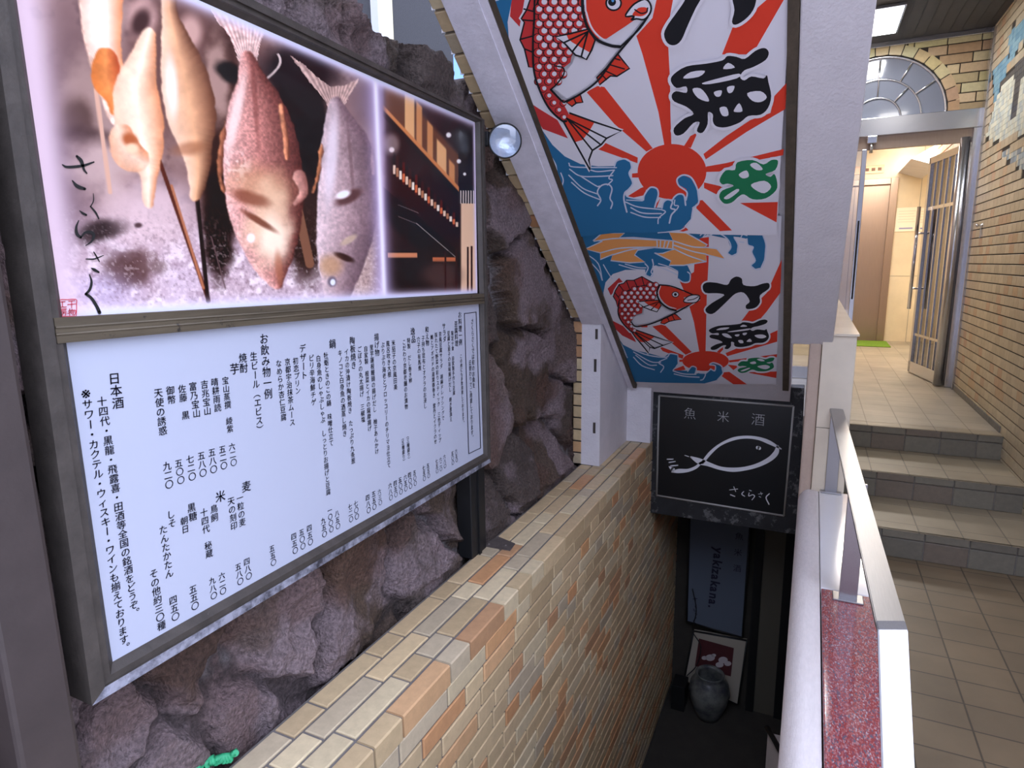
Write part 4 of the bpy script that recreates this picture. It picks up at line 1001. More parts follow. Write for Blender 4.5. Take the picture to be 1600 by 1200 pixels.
# menu lettering: columns of characters, first and last character centred on the board
def f7(x, y): return (360+x*.2625, 480+y*.2625)
def f5(x, y): return (x*.25, 520+y*.25)
def f6(x, y): return (x/3, 800+y/3)
def f8(x, y): return (350+x*.25, 700+y*.25)
MENU = [
 ('さくらさくでは旬のお魚を', f7(1440, 85), f7(1449, 465)), ('日替わりでご用意しております。', f7(1427, 330), f7(1440, 778)),
 ('お料理一例', f7(1366, 45), f7(1370, 208)), ('この他にも多数用意しております。', f7(1373, 292), f7(1387, 690)),
 ('豆腐料理', f7(1343, 100), f7(1346, 215)), ('限定十食　自家製手作り豆腐', f7(1321, 155), f7(1331, 510)), ('六五〇', f7(1344, 857), f7(1347, 910)),
 ('豆腐と茄子の旨味揚げだし　焼き葱添え', f7(1299, 155), f7(1313, 668)), ('五〇〇', f7(1322, 870), f7(1325, 925)),
 ('サラダ', f7(1271, 112), f7(1275, 190)), ('京風豆腐サラダ　胡麻ドレッシングで', f7(1249, 160), f7(1266, 660)), ('六八〇', f7(1274, 890), f7(1278, 945)),
 ('採れたて野菜の彩りスティック　三色ディップ', f7(1224, 165), f7(1247, 792)), ('六二〇', f7(1251, 907), f7(1254, 963)),
 ('鮪とアボガドの湯葉春巻き　雲丹とイクラのせ', f7(1199, 178), f7(1221, 800)), ('七五〇', f7(1228, 917), f7(1231, 975)),
 ('和え物', f7(1170, 133), f7(1173, 212)), ('子持ち昆布とオクラのお浸し', f7(1147, 185), f7(1160, 588)), ('五五〇', f7(1176, 943), f7(1181, 1003)),
 ('穴子の有馬煮', f7(1119, 192), f7(1127, 362)), ('七五〇', f7(1151, 957), f7(1155, 1020)),
 ('逸品', f7(1086, 143), f7(1090, 190)), ('特製　だし巻き卵', f7(1061, 198), f7(1072, 436)), ('（三種盛り）', f7(1055, 765), f7(1064, 905)), ('五〇〇', f7(1096, 985), f7(1101, 1048)),
 ('こだわり京都老舗のお漬物', f7(1034, 208), f7(1047, 592)), ('（五種盛り）', f7(1025, 778), f7(1034, 918)), ('四〇〇', f7(1067, 998), f7(1073, 1065)),
 ('米茄子の京風田楽', f7(970, 212), f7(983, 475)), ('六五〇', f7(1041, 1012), f7(1045, 1080)), ('風呂吹き大根', f7(938, 217), f7(947, 400)), ('五〇〇', f7(1010, 1028), f7(1016, 1098)),
 ('ぷりぷり海老とブロッコリーのチリマヨ仕立て', f7(907, 225), f7(944, 940)), ('四五〇', f7(981, 1047), f7(986, 1115)), ('六八〇', f7(951, 1062), f7(956, 1133)),
 ('揚げ物', f7(870, 178), f7(874, 270)), ('里芋蓮根饅頭の揚げだし　柚子あんかけ', f7(840, 240), f7(872, 858)), ('六三〇', f7(887, 1098), f7(893, 1163)),
 ('自家製　根菜とイカの薩摩揚げ', f7(806, 248), f7(829, 722)), ('五五〇', f7(853, 1112), f7(858, 1188)), ('ごぼうの丸太揚げ　三椒塩', f7(769, 250), f7(790, 668)), ('四八〇', f7(817, 1133), f7(824, 1208)),
 ('陶板焼き', f7(726, 198), f7(734, 345)), ('イカの沖漬け陶板焼き　たっぷり九条葱', f7(691, 265), f7(731, 915)), ('七〇〇', f8(824, 348), f8(831, 428)),
 ('キノコと白身魚の酒蒸し焼き', f7(653, 272), f7(681, 752)), ('七二〇', f8(788, 368), f8(795, 445)),
 ('鍋', f7(608, 218), f7(608, 218)), ('牡蛎ときのこの鍋　味噌仕立て', f7(569, 288), f7(601, 808)), ('八五〇', f8(707, 408), f8(713, 488)),
 ('白身魚のしゃぶしゃぶ　しっとりお揚げと豆腐', f7(524, 305), f7(583, 1100)), ('一〇〇〇', f8(661, 390), f8(672, 508)), ('ピリ辛海鮮チゲ', f7(482, 302), f7(496, 565)), ('九五〇', f8(621, 455), f8(629, 538)),
 ('デザート', f7(430, 245), f7(439, 405)), ('初恋プリン', f7(388, 320), f7(402, 497)), ('四五〇', f8(533, 500), f8(541, 587)), ('京都宇治抹茶ムース', f7(340, 325), f7(369, 685)), ('五〇〇', f8(485, 527), f8(494, 613)),
 ('なめらか杏仁豆腐', f7(288, 335), f7(317, 655)), ('四五〇', f8(436, 552), f8(446, 640)),
 ('お飲み物一例', f7(200, 188), f7(226, 515)), ('生ビール（エビス）', f7(139, 292), f7(177, 728)), ('五五〇', f8(300, 628), f8(310, 715)),
 ('焼酎', f5(1518, 157), f5(1524, 220)), ('芋', f5(1467, 225), f5(1467, 225)),
 ('宝山蒸撰　綾紫', f5(1409, 298), f5(1438, 600)), ('六二〇', f5(1450, 712), f5(1461, 810)), ('晴耕雨読', f5(1342, 308), f5(1361, 468)), ('五二〇', f5(1390, 728), f5(1400, 830)),
 ('吉兆宝山', f5(1278, 322), f5(1297, 488)), ('五八〇', f5(1325, 747), f5(1336, 853)), ('富乃宝山', f5(1206, 335), f5(1229, 503)), ('五八〇', f5(1258, 768), f5(1270, 875)),
 ('佐藤　黒', f5(1138, 350), f5(1160, 515)), ('七二〇', f5(1188, 790), f5(1202, 898)), ('御幣', f5(1065, 360), f5(1072, 418)), ('五〇〇', f5(1117, 815), f5(1131, 920)),
 ('天使の誘惑', f5(990, 375), f5(1018, 612)), ('九二〇', f5(1045, 832), f5(1058, 947)),
 ('麦', f5(1540, 960), f5(1540, 960)), ('一粒の麦', f5(1500, 1032), f6(1136, 48)), ('四八〇', f6(1157, 232), f6(1167, 300)), ('天の刻印', f5(1445, 1052), f6(1097, 65)), ('五八〇', f6(1117, 257), f6(1127, 325)),
 ('米', f5(1378, 1022), f5(1378, 1022)), ('鳥飼', f5(1338, 1100), f5(1341, 1155)), ('六二〇', f6(1040, 300), f6(1046, 370)), ('十四代　秘蔵', f5(1275, 1122), f6(981, 195)), ('九八〇', f6(995, 322), f6(1003, 392)),
 ('黒糖', f5(1197, 1092), f5(1206, 1148)), ('朝日', f5(1152, 1175), f6(869, 80)), ('五五〇', f6(905, 362), f6(915, 440)), ('しそ', f5(1068, 1135), f6(807, 52)), ('たんたかたん', f6(766, 82), f6(794, 288)), ('四五〇', f6(812, 412), f6(823, 490)),
 ('その他約三〇種', f6(721, 288), f6(757, 533)),
 ('日本酒', f5(715, 285), f5(738, 438)), ('十四代・黒龍・飛露喜・田酒等全国の銘酒をどうぞ。', f5(637, 428), f6(634, 476)),
 ('※サワー・カクテル・ウィスキー・ワインも揃えております。', f5(537, 382), f6(588, 640)),
]
bm = B(); UX_ = Vector((0, 1, 0)); UY_ = Vector((0, 0, 1))
for txt, a, b_ in MENU:
    pa, pb = on_board(*a, 0), on_board(*b_, 0); n_ = len(txt)
    if n_ > 1: pitch = (pb-pa)/(n_-1); size = pitch.length
    else: pitch = Vector(); size = 0.026
    size = min(size, 0.031)*1.0
    for k, ch in enumerate(txt):
        if ch == '　': continue
        cx, cy = (0.5, 0.38) if ch != '※' else (0.318, 0.335)
        for dx_ in (-0.014, 0.014):
            put_glyph(bm, ch, pa+pitch*k+UX_*(dx_*size)+UY_*(dx_*size*0.5), UX_, UY_, size*(1.5 if ch == '※' else 1.0), cx=cx, cy=cy, slant=0.06)
obj('lettering', bm, m_ink, mb)
pr = Print(on_board, (.2625, 360, .2625, 480), 0.0001)
bx = [(1393, 38), (1463, 29), (1490, 838), (1419, 872)]
for a, b_ in zip(bx, bx[1:]+bx[:1]): pr.stroke([a, b_], 4.2, m_ink, n=1)
pr.build('border_line', mb)

# lamp on the board's upper right corner
cl = empty('clip_lamp', 'round reflector spotlight clamped to the upper right corner of the menu board', 'lamp')
cc = at(789, 220, 1, 2.13); axd = (Vector((0.05, 0.1, 1.5))-cc).normalized()
u_, v_ = frame_axes(axd)
bm = B(); lathe(bm, [(0.0, -0.105), (0.022, -0.105), (0.028, -0.09), (0.034, -0.05), (0.052, -0.012), (0.060, 0.0), (0.060, 0.008), (0.055, 0.010), (0.053, 0.0)], cc, axd, 40)
obj('lamp_body', bm, m_black, cl)
m_refl = mat('lamp_reflector', S(200, 210, 226), 0.3, 0.75, bump=0.35, bscale=45)
bm = B(); lathe(bm, [(0.0, -0.022), (0.012, -0.020), (0.03, -0.012), (0.046, 0.002), (0.0545, 0.009)], cc, axd, 40); obj('reflector', bm, m_refl, cl)
bm = B(); lathe(bm, [(0.0545, 0.009), (0.04, 0.016), (0.02, 0.020), (0.0, 0.021)], cc, axd, 40); obj('lens', bm, glass('lamp_glass', mixf=0.08), cl)
bm = B(); p0 = cc-axd*0.06; p1 = Vector((-1.10, 2.12, 2.05))
side = (p0-p1)
tube(bm, [p0, p0+(p1-p0)*0.6+Vector((0, 0.03, 0.0)), p1+Vector((-0.03, 0.0, 0.0))], 0.010, 10)
tube(bm, [cc-axd*0.05+u_*0.055, cc-axd*0.085+u_*0.03, cc-axd*0.1], 0.006, 8); tube(bm, [cc-axd*0.05-u_*0.055, cc-axd*0.085-u_*0.03, cc-axd*0.1], 0.006, 8)
box(bm, (-1.15, 2.105, 2.02), (-1.085, 2.125, 2.07), 0, 0.003)
obj('bracket', bm, m_black, cl)

# dark post left of the board
bm = B(); box(bm, (-1.2, 0.452, 0.0), (-1.098, 0.541, 2.7), 0, 0.008)
tag(obj('steel_post', bm, m_post), 'dark brown square post at the left edge beside the menu board', 'post')

# plate on the coping, green net by the wall foot
bm = B(); q = [at(*p, 2, 0.4835) for p in ((752, 852), (778, 838), (805, 849), (797, 860))]
prism(bm, q, [p+Vector((0, 0, -0.006)) for p in q]); 
for p in ((790, 852), (764, 850)):
    lathe(bm, [(0.006, 0), (0.006, 0.003), (0, 0.004)], at(*p, 2, 0.4835), (0, 0, 1), 10)
tag(obj('metal_plate', bm, mat('dull_metal_plate', S(104, 96, 92), 0.5, 0.4, noise=0.25, nscale=40)), 'small grey metal plate screwed on the tiled coping', 'plate')
bm = B(); base_ = [at(x, y, 2, 0.50) for x, y in ((306, 1206), (326, 1192), (346, 1187), (368, 1178))]
for k in range(3):
    tube(bm, [p+Vector((0.006*math.sin(i*2.1+k*2.1), 0.006*math.cos(i*2.1+k*2.1), 0.006*math.sin(i*1.3+k))) for i, p in enumerate([Vector(q) for q in smooth_line(base_, 5)])], 0.0075, 8)
tag(obj('green_rope', bm, mat('green_rope', S(48, 160, 110), 0.6, noise=0.2, nscale=90)), 'green plastic rope lying on the near end of the coping', 'rope')

# ------------------------------------------------------------------ fish banners on the soffit
m_cloth = mat('banner_white', S(228, 226, 234), 0.9); m_red = mat('banner_red', S(228, 62, 38), 0.9); m_dred = mat('banner_dark_red', S(204, 52, 52), 0.9)
m_blue = mat('banner_blue', S(36, 112, 158), 0.9); m_blk = mat('banner_black', S(18, 18, 24), 0.9); m_grn = mat('banner_green', S(24, 122, 78), 0.9); m_or = mat('banner_orange', S(242, 164, 92), 0.9)
m_line = mat('banner_pale_line', S(206, 216, 234), 0.9)
def fish_scales(pr, region, dx, dy, r, rot, grow=None):
    xs = [p[0] for p in region]; ys = [p[1] for p in region]; pts = []
    y = min(ys); j = 0
    while y < max(ys):
        x = min(xs)+(dx/2 if j % 2 else 0)
        while x < max(xs):
            if inpoly(x, y, region): pts.append((x, y))
            x += dx
        y += dy; j += 1
    c_, s_ = math.cos(rot), math.sin(rot)
    rows_ = sorted({round(y, 3) for x, y in pts}, reverse=True)
    for ry in rows_:
        row = [q for q in pts if abs(q[1]-ry) < 0.01]
        for rad, off_, mm in ((1.0, 0, m_blk), (0.86, .06, m_dred), (0.54, .26, m_cloth)):
            for x, y in row:
                g_ = grow(x, y) if grow else 1
                pr.disc((x+c_*r*off_, y+s_*r*off_), r*rad*g_, mm, seg=12)
            pr.up(0.4)
    pr.up()
def closed_outline(pr, pts, w, mm=None, curved=4):
    pr.stroke(pts, w, mm or m_blk, n=curved, closed=True)
def outlined(pr, pts, mm, w=8, curved=4, white=0):
    if white:
        pr.poly(pts, m_cloth, curved); pr.stroke(pts, white*2, m_cloth, n=curved, closed=True); pr.up()
    pr.poly(pts, mm, curved); pr.up()
    if w: pr.stroke(pts, w, m_blk, n=curved, closed=True)
# upper banner; drawing coordinates are 3.2 times the photograph's pixels
pr = Print(lambda x, y, l: soffit(x, y, 0.006-l), (.3125, 760, .3125, 0), 0.00008)
BAN = [(-170, -420), (1560, -420), (1518, 0), (1450, 1178), (1100, 1172), (860, 1160), (640, 1162), (440, 1186), (210, 560), (30, 0)]
pr.poly(BAN, m_cloth); pr.up()
for P_r in ([(880, -420), (1010, -420), (905, 150), (918, 400), (920, 560), (925, 725), (890, 728), (860, 560), (780, 270), (750, 180), (830, 90), (850, 0)],
            [(500, 460), (555, 430), (590, 435), (832, 742), (800, 758), (640, 620)], [(590, 712), (757, 788), (755, 816), (545, 742)], [(988, 730), (1020, 680), (1056, 662), (1022, 740)],
            [(1085, 770), (1200, 680), (1320, 600), (1420, 565), (1440, 480), (1503, 412), (1495, 545), (1300, 660), (1097, 797)], [(1098, 833), (1200, 815), (1487, 745), (1484, 776), (1240, 822), (1165, 858), (1098, 860)],
            [(1088, 912), (1190, 935), (1150, 972), (1088, 940)], [(1268, 1015), (1457, 1010), (1451, 1112)], [(1050, 1005), (1080, 1000), (1228, 1152), (1168, 1156), (1050, 1042)],
            [(1560, -300), (1487, 0), (1330, 272), (1178, 272), (1222, 160), (1240, 112), (1330, 60), (1400, 0), (1440, -120)], [(692, 990), (772, 940), (800, 930), (795, 975), (700, 996)], [(728, 868), (760, 864), (760, 888), (728, 888)],
            [(560, -420), (700, -420), (745, -100), (700, -60)], [(1180, -420), (1290, -420), (1150, -100), (1110, -100)]):
    pr.poly(P_r, m_red)
for P_r in ([(215, 512), (270, 548), (355, 600), (408, 692), (282, 645), (245, 585)], [(128, -30), (196, -30), (166, 134), (118, 82)]): pr.poly(P_r, m_dred)
pr.poly([(980, 1120), (1010, 1150), (985, 1158), (960, 1155)], m_red); pr.poly([(835, 1040), (870, 990), (850, 1042)], m_red)
pr.up(); pr.disc((928, 858), 172, m_red, ry=138, seg=48); pr.up()
SEA = [(-170, -420), (120, -420), (128, 0), (106, 110), (112, 190), (150, 330), (212, 505), (258, 620), (330, 724), (392, 782), (470, 820), (560, 832), (640, 830), (650, 806), (690, 796), (718, 812), (724, 840), (714, 868), (730, 915), (712, 945), (690, 962), (700, 985),
       (780, 1000), (790, 975), (820, 938), (850, 944), (858, 970), (846, 1010), (842, 1038), (878, 1040), (886, 1010), (905, 998), (928, 1008), (940, 985), (960, 972), (985, 975), (990, 1000), (1005, 985), (1000, 945), (962, 925), (955, 895), (985, 876), (1024, 892), (1052, 945), (1060, 1010), (1030, 1040), (1022, 1095), (975, 1148), (860, 1163), (640, 1165), (440, 1188), (210, 560), (30, 0)]
pr.poly(SEA, m_blue); pr.up()
for q, w in (([(640, 830), (652, 804), (690, 794), (720, 810), (726, 840), (714, 868), (732, 915), (712, 946), (692, 965), (688, 1000), (702, 1060)], 8), ([(692, 962), (710, 985), (780, 998)], 7), ([(785, 1000), (790, 975), (818, 938), (850, 942), (860, 970), (848, 1015), (842, 1036)], 8),
             ([(878, 1040), (885, 1012), (905, 998), (930, 1008), (922, 1040), (945, 1050), (925, 1075), (915, 1115)], 8), ([(928, 1005), (940, 985), (962, 970), (988, 978), (996, 1026)], 8), ([(942, 1000), (940, 1025), (960, 1030), (950, 1050)], 6), ([(998, 1000), (1002, 960), (962, 928), (954, 895), (985, 875), (1026, 890), (1056, 950), (1062, 1012), (1032, 1040)], 8),
             ([(1032, 1040), (1024, 1095), (972, 1150), (858, 1164)], 5), ([(412, 816), (440, 835), (650, 838)], 6), ([(640, 850), (560, 858), (520, 850)], 6), ([(416, 846), (470, 880), (560, 882), (632, 878)], 6), ([(470, 880), (550, 930), (565, 930)], 6), ([(412, 876), (480, 940), (555, 970)], 6), ([(426, 912), (490, 965), (572, 1000)], 6),
             ([(556, 1028), (572, 1000), (555, 960), (575, 928), (610, 922), (628, 945), (618, 990), (630, 1015), (622, 1042)], 7), ([(640, 850), (612, 890), (630, 900), (605, 925)], 6), ([(696, 1010), (760, 1035), (878, 1048)], 6), ([(722, 1038), (780, 1065), (875, 1068)], 6), ([(722, 1062), (790, 1085), (870, 1088)], 6), ([(875, 1048), (895, 1060), (862, 1090), (858, 1118)], 6), ([(700, 1000), (780, 1004)], 5),
             ([(322, 780), (345, 820), (352, 850)], 6), ([(372, 865), (384, 900), (378, 932)], 6), ([(385, 985), (400, 1020), (424, 1060)], 6), ([(40, 4), (60, 0)], 6)):
    pr.stroke(q, w, m_line, n=5)
pr.up(2)
# great sea bream
BELLY = [(498, 130), (560, 205), (660, 238), (745, 160), (802, 92), (740, 170), (640, 290), (560, 400), (470, 470), (402, 505), (340, 460), (322, 448), (360, 400), (390, 350), (420, 310), (440, 268), (470, 285), (500, 240)]
SCL = [(252, -420), (500, -420), (495, -200), (492, 0), (495, 110), (510, 168), (440, 172), (350, 175), (400, 230), (430, 262), (420, 312), (384, 340), (386, 372), (352, 420), (326, 448), (378, 505), (412, 570), (398, 606), (376, 602), (312, 540), (262, 440), (236, 340), (233, 200), (240, 60), (246, 0)]
TAIL = [(382, 602), (418, 566), (540, 610), (676, 655), (600, 692), (572, 722), (530, 752), (515, 795), (519, 850), (480, 780), (430, 690)]
DORS = [(215, -420), (218, 0), (202, 48), (174, 94), (190, 112), (168, 200), (190, 244), (212, 335), (236, 338), (233, 200), (240, 60), (262, -10), (300, -420)]
ANAL = [(655, 268), (690, 312), (716, 342), (652, 382), (620, 380), (566, 424), (552, 388), (600, 340), (640, 288)]
ANAL2 = [(400, 512), (440, 488), (468, 468), (482, 512), (450, 515), (428, 532)]
for q in (BELLY, SCL, TAIL, DORS, ANAL): pr.stroke(q, 26, m_cloth, n=1, closed=True)
pr.poly(BELLY[:], m_cloth); pr.up()
pr.poly(DORS, m_dred); pr.poly(ANAL, m_red); pr.poly(ANAL2, m_red); pr.poly(TAIL, m_cloth); pr.up()
pr.poly([(382, 602), (418, 566), (540, 612), (512, 660), (480, 700), (446, 710), (430, 690)], m_red); pr.poly(SCL, m_dred); pr.up()
for q, w in ((DORS, 8), (ANAL, 8), (ANAL2, 8)): pr.stroke(q, w, m_blk, n=1, closed=True)
pr.stroke([(382, 602), (430, 690), (480, 780), (519, 850), (512, 800), (530, 752), (575, 722), (600, 692), (676, 655), (540, 610), (418, 566)], 9, m_blk, n=1)
for b_ in ((598, 690), (570, 722), (530, 752)): pr.stroke([(402, 592), b_], 8, m_blk)
for a, b_ in (((188, 45), (238, 58)), ((182, 100), (234, 104)), ((172, 196), (232, 180)), ((190, 244), (234, 262)), ((214, -60), (250, -60))): pr.stroke([a, b_], 8, m_blk)
for a, b_ in (((668, 300), (640, 292)), ((690, 345), (612, 322)), ((650, 380), (590, 352)), ((600, 398), (572, 368)), ((448, 515), (436, 490))): pr.stroke([a, b_], 7, m_blk)
fish_scales(pr, SCL, 50, 36, 27, -0.4, lambda x, y: 1.0 if y < 200 else max(0.62, 1.0-(y-200)/900))
pr.stroke([(246, -400), (240, 60), (233, 200), (236, 340), (262, 440), (312, 540), (376, 602), (400, 606)], 10, m_blk)
pr.stroke([(322, 448), (378, 505), (402, 505), (470, 470), (560, 400), (640, 290), (740, 170), (806, 86)], 10, m_blk)
pr.stroke([(345, 330), (384, 340), (386, 372), (352, 420), (322, 448)], 7, m_blk)
PEC = [(345, 184), (420, 168), (508, 146), (544, 200), (526, 250), (500, 298), (474, 284), (446, 276), (432, 262), (392, 218)]
pr.up(); pr.poly(PEC, m_cloth); pr.up(); pr.poly([(400, 172), (508, 146), (544, 200), (526, 250), (516, 262), (470, 236), (430, 212), (410, 196)], m_red); pr.up()
pr.stroke(PEC, 9, m_blk, n=1, closed=True)
for b_ in ((430, 258), (386, 214), (474, 284)): pr.stroke([(508, 158), b_], 9, m_blk)
HEAD = [(496, -420), (492, 0), (496, 80), (512, 140), (552, 192), (600, 194), (700, 128), (752, 92), (700, 84), (735, 40), (800, 0), (820, -420)]
pr.poly(HEAD, m_red); pr.up()
pr.stroke([(480, -400), (480, 0), (486, 70), (508, 140), (556, 200), (620, 228), (668, 234)], 15, m_blk); pr.up(); pr.stroke([(494, -400), (494, 0), (502, 70), (526, 138), (570, 188), (628, 214), (664, 218)], 9, m_cloth); pr.up()
pr.disc((636, 16), 42, m_blk, ry=40); pr.up(); pr.disc((636, 16), 33, m_cloth, ry=31); pr.up(); pr.disc((628, 10), 20, m_blk, ry=20); pr.up(); pr.disc((632, 2), 7, mat('banner_sky', S(90, 160, 214), .9), ry=9)
MOUTH = [(696, 82), (712, 50), (742, 18), (790, -4), (815, 12), (824, 44), (812, 76), (786, 98), (750, 94), (724, 100), (740, 80)]
pr.poly(MOUTH, m_cloth, 3); pr.up(); pr.stroke(MOUTH, 9, m_blk, n=3, closed=True); pr.poly([(730, 72), (760, 40), (800, 38), (806, 62), (780, 80), (748, 80)], m_red, 3); pr.up(); pr.stroke([(742, 48), (772, 66), (800, 60), (806, 40)], 7, m_blk); pr.stroke([(806, 86), (760, 150), (668, 236)], 9, m_blk)
pr.up(2)
# brush characters: the foot of a great one at the top, a catch below it, a blessing in green
def chars(polys, holes, mm, white):
    for q in polys: pr.stroke(smooth_line(q, 3, True), white*2, m_cloth, n=1, closed=True); pr.poly(q, m_cloth, 3)
    pr.up()
    for q in polys: pr.poly(q, mm, 3)
    pr.up()
    for q in holes: pr.poly(q, m_cloth, 3)
    pr.up()
DAI1 = [(1010, -140), (1120, -150), (1140, -60), (1070, 0), (1010, 120), (975, 200), (940, 226), (905, 215), (888, 170), (910, 120), (960, 50), (1000, -20)]
DAI2 = [(1230, -160), (1360, -160), (1352, -20), (1334, 50), (1290, 100), (1245, 124), (1228, 108), (1240, 50), (1228, -20)]
GYO = [(922, 405), (936, 372), (1000, 332), (1100, 318), (1180, 302), (1205, 280), (1250, 284), (1292, 294), (1345, 254), (1390, 240), (1412, 262), (1396, 300), (1335, 335), (1290, 352), (1268, 384), (1290, 402), (1325, 382), (1385, 392), (1402, 376), (1410, 410), (1424, 480), (1408, 540), (1370, 574), (1310, 580), (1268, 612), (1200, 636), (1150, 632), (1132, 606), (1132, 572), (1108, 562), (1106, 620), (1080, 664), (1052, 654), (1066, 612), (1034, 616), (985, 668), (946, 676), (938, 640), (990, 592), (1036, 570), (1000, 534), (940, 508), (926, 478), (948, 456), (1000, 464), (998, 432), (950, 440)]
chars([DAI1, DAI2, GYO], [[(984, 392), (1022, 360), (1092, 354), (1062, 384)], [(1184, 345), (1208, 314), (1242, 338)], [(1078, 416), (1160, 392), (1262, 368), (1252, 392), (1120, 420)], [(1030, 446), (1070, 442), (1104, 480), (1110, 508), (1058, 490)], [(1138, 460), (1176, 452), (1170, 480), (1148, 482)], [(1204, 436), (1240, 430), (1230, 460), (1210, 464)],
      [(1304, 466), (1370, 456), (1402, 486), (1372, 510), (1330, 504)], [(1166, 540), (1200, 536), (1210, 576), (1180, 578)], [(1238, 550), (1264, 516), (1280, 556), (1244, 560)]], m_blk, 15)
SHU = [(1166, 898), (1196, 852), (1242, 850), (1254, 812), (1330, 800), (1385, 822), (1425, 800), (1458, 804), (1444, 850), (1396, 870), (1420, 884), (1440, 870), (1454, 912), (1448, 952), (1396, 992), (1330, 996), (1288, 972), (1260, 984), (1228, 1012), (1190, 1018), (1164, 986), (1180, 952), (1236, 930), (1206, 918), (1180, 922)]
chars([SHU], [[(1262, 872), (1300, 852), (1312, 882), (1282, 892)], [(1324, 922), (1390, 904), (1424, 934), (1390, 966), (1346, 950)], [(1188, 988), (1250, 946), (1262, 956), (1212, 994)], [(1318, 824), (1350, 814), (1382, 846), (1350, 850)]], m_grn, 14)
bn = pr.build('festival_banner')
tag(bn, 'large upper fish banner with red sun rays and brush characters on the sloping soffit', 'banner')
# lower banner; drawing coordinates are 3.0769 times the photograph's pixels
pr = Print(lambda x, y, l: soffit(x, y, 0.016-l), (.325, 860, .325, 230), 0.00008)
pr.poly([(60, 330), (1112, 330), (1108, 420), (1086, 1138), (760, 1138), (480, 1130), (382, 1126), (250, 760), (166, 560)], m_cloth); pr.up()
for q in ([(700, 440), (762, 432), (760, 560), (752, 700), (746, 985), (716, 985), (690, 840), (655, 720), (620, 640), (690, 600)], [(1112, 540), (1105, 700), (1040, 790), (980, 860), (900, 860), (960, 780), (1040, 700)], [(1092, 880), (1090, 935), (850, 1005), (842, 990), (960, 940)], [(1090, 995), (1088, 1010), (860, 1035), (858, 1025)], [(852, 1045), (905, 1052), (880, 1072)], [(940, 1082), (1088, 1078), (1086, 1110)], [(800, 1085), (860, 1080), (945, 1140), (880, 1140)],
          [(490, 862), (545, 850), (680, 985), (650, 998)], [(520, 955), (640, 1000), (636, 1018), (540, 980)], [(620, 1022), (640, 1020), (640, 1032), (620, 1032)], [(590, 1070), (640, 1050), (650, 1070), (600, 1078)], [(800, 985), (825, 960), (840, 962), (815, 990)]):
    pr.poly(q, m_red)
for q in ([(275, 680), (330, 628), (350, 650), (290, 712)], [(294, 832), (330, 850), (390, 880), (412, 938), (345, 905), (300, 862)]): pr.poly(q, m_dred)
pr.up(); pr.disc((746, 1028), 112, m_red, ry=48, seg=40); pr.up()
SEA2 = [(50, 330), (640, 330), (1020, 420), (1034, 470), (1028, 540), (1010, 580), (985, 585), (965, 568), (985, 545), (968, 505), (975, 480), (950, 470), (942, 440), (905, 432), (880, 430), (900, 470), (895, 510), (872, 520), (852, 508), (866, 480), (850, 440), (755, 420), (700, 450), (755, 470), (700, 520), (600, 540), (660, 570), (678, 610), (665, 645), (640, 648), (612, 630), (615, 600), (560, 575), (490, 570), (494, 600), (480, 622), (458, 612), (455, 590), (360, 590), (300, 610), (265, 650), (255, 700), (262, 790), (300, 880), (350, 950), (400, 975), (470, 990), (545, 1010), (570, 992), (610, 996), (612, 1040), (590, 1072), (660, 1075), (680, 1054), (700, 1062), (694, 1090), (720, 1085), (745, 1090), (770, 1065), (790, 1075), (792, 1050), (765, 1046), (780, 1038), (820, 1052), (828, 1085), (800, 1120), (740, 1136), (480, 1131), (382, 1127), (250, 760), (160, 560)]
pr.poly(SEA2, m_blue); pr.up()
RIB = [[(165, 490), (250, 452), (205, 450), (268, 396), (285, 412), (358, 412), (330, 436), (400, 434), (510, 444), (590, 450), (570, 408), (640, 404), (755, 470), (740, 480), (800, 488), (838, 538), (748, 516), (750, 550), (640, 568), (570, 568), (580, 548), (500, 508), (540, 510), (600, 490), (500, 482), (420, 495), (405, 518), (455, 552), (380, 556), (290, 545), (300, 515), (240, 540), (240, 508)]]
for q in RIB: pr.poly(q, m_or); pr.up(); pr.stroke(q, 6, m_line, n=1, closed=True)
for q in ([(210, 452), (330, 438), (510, 446)], [(240, 508), (340, 485), (510, 480)], [(290, 520), (400, 490), (510, 480)], [(512, 444), (514, 480)], [(530, 446), (528, 480)], [(552, 448), (545, 482)], [(572, 448), (560, 484)], [(590, 450), (588, 486)], [(590, 450), (680, 478), (748, 482)], [(590, 486), (660, 520), (748, 550)], [(592, 470), (680, 500), (748, 514)]): pr.stroke(q, 6, m_line, n=4)
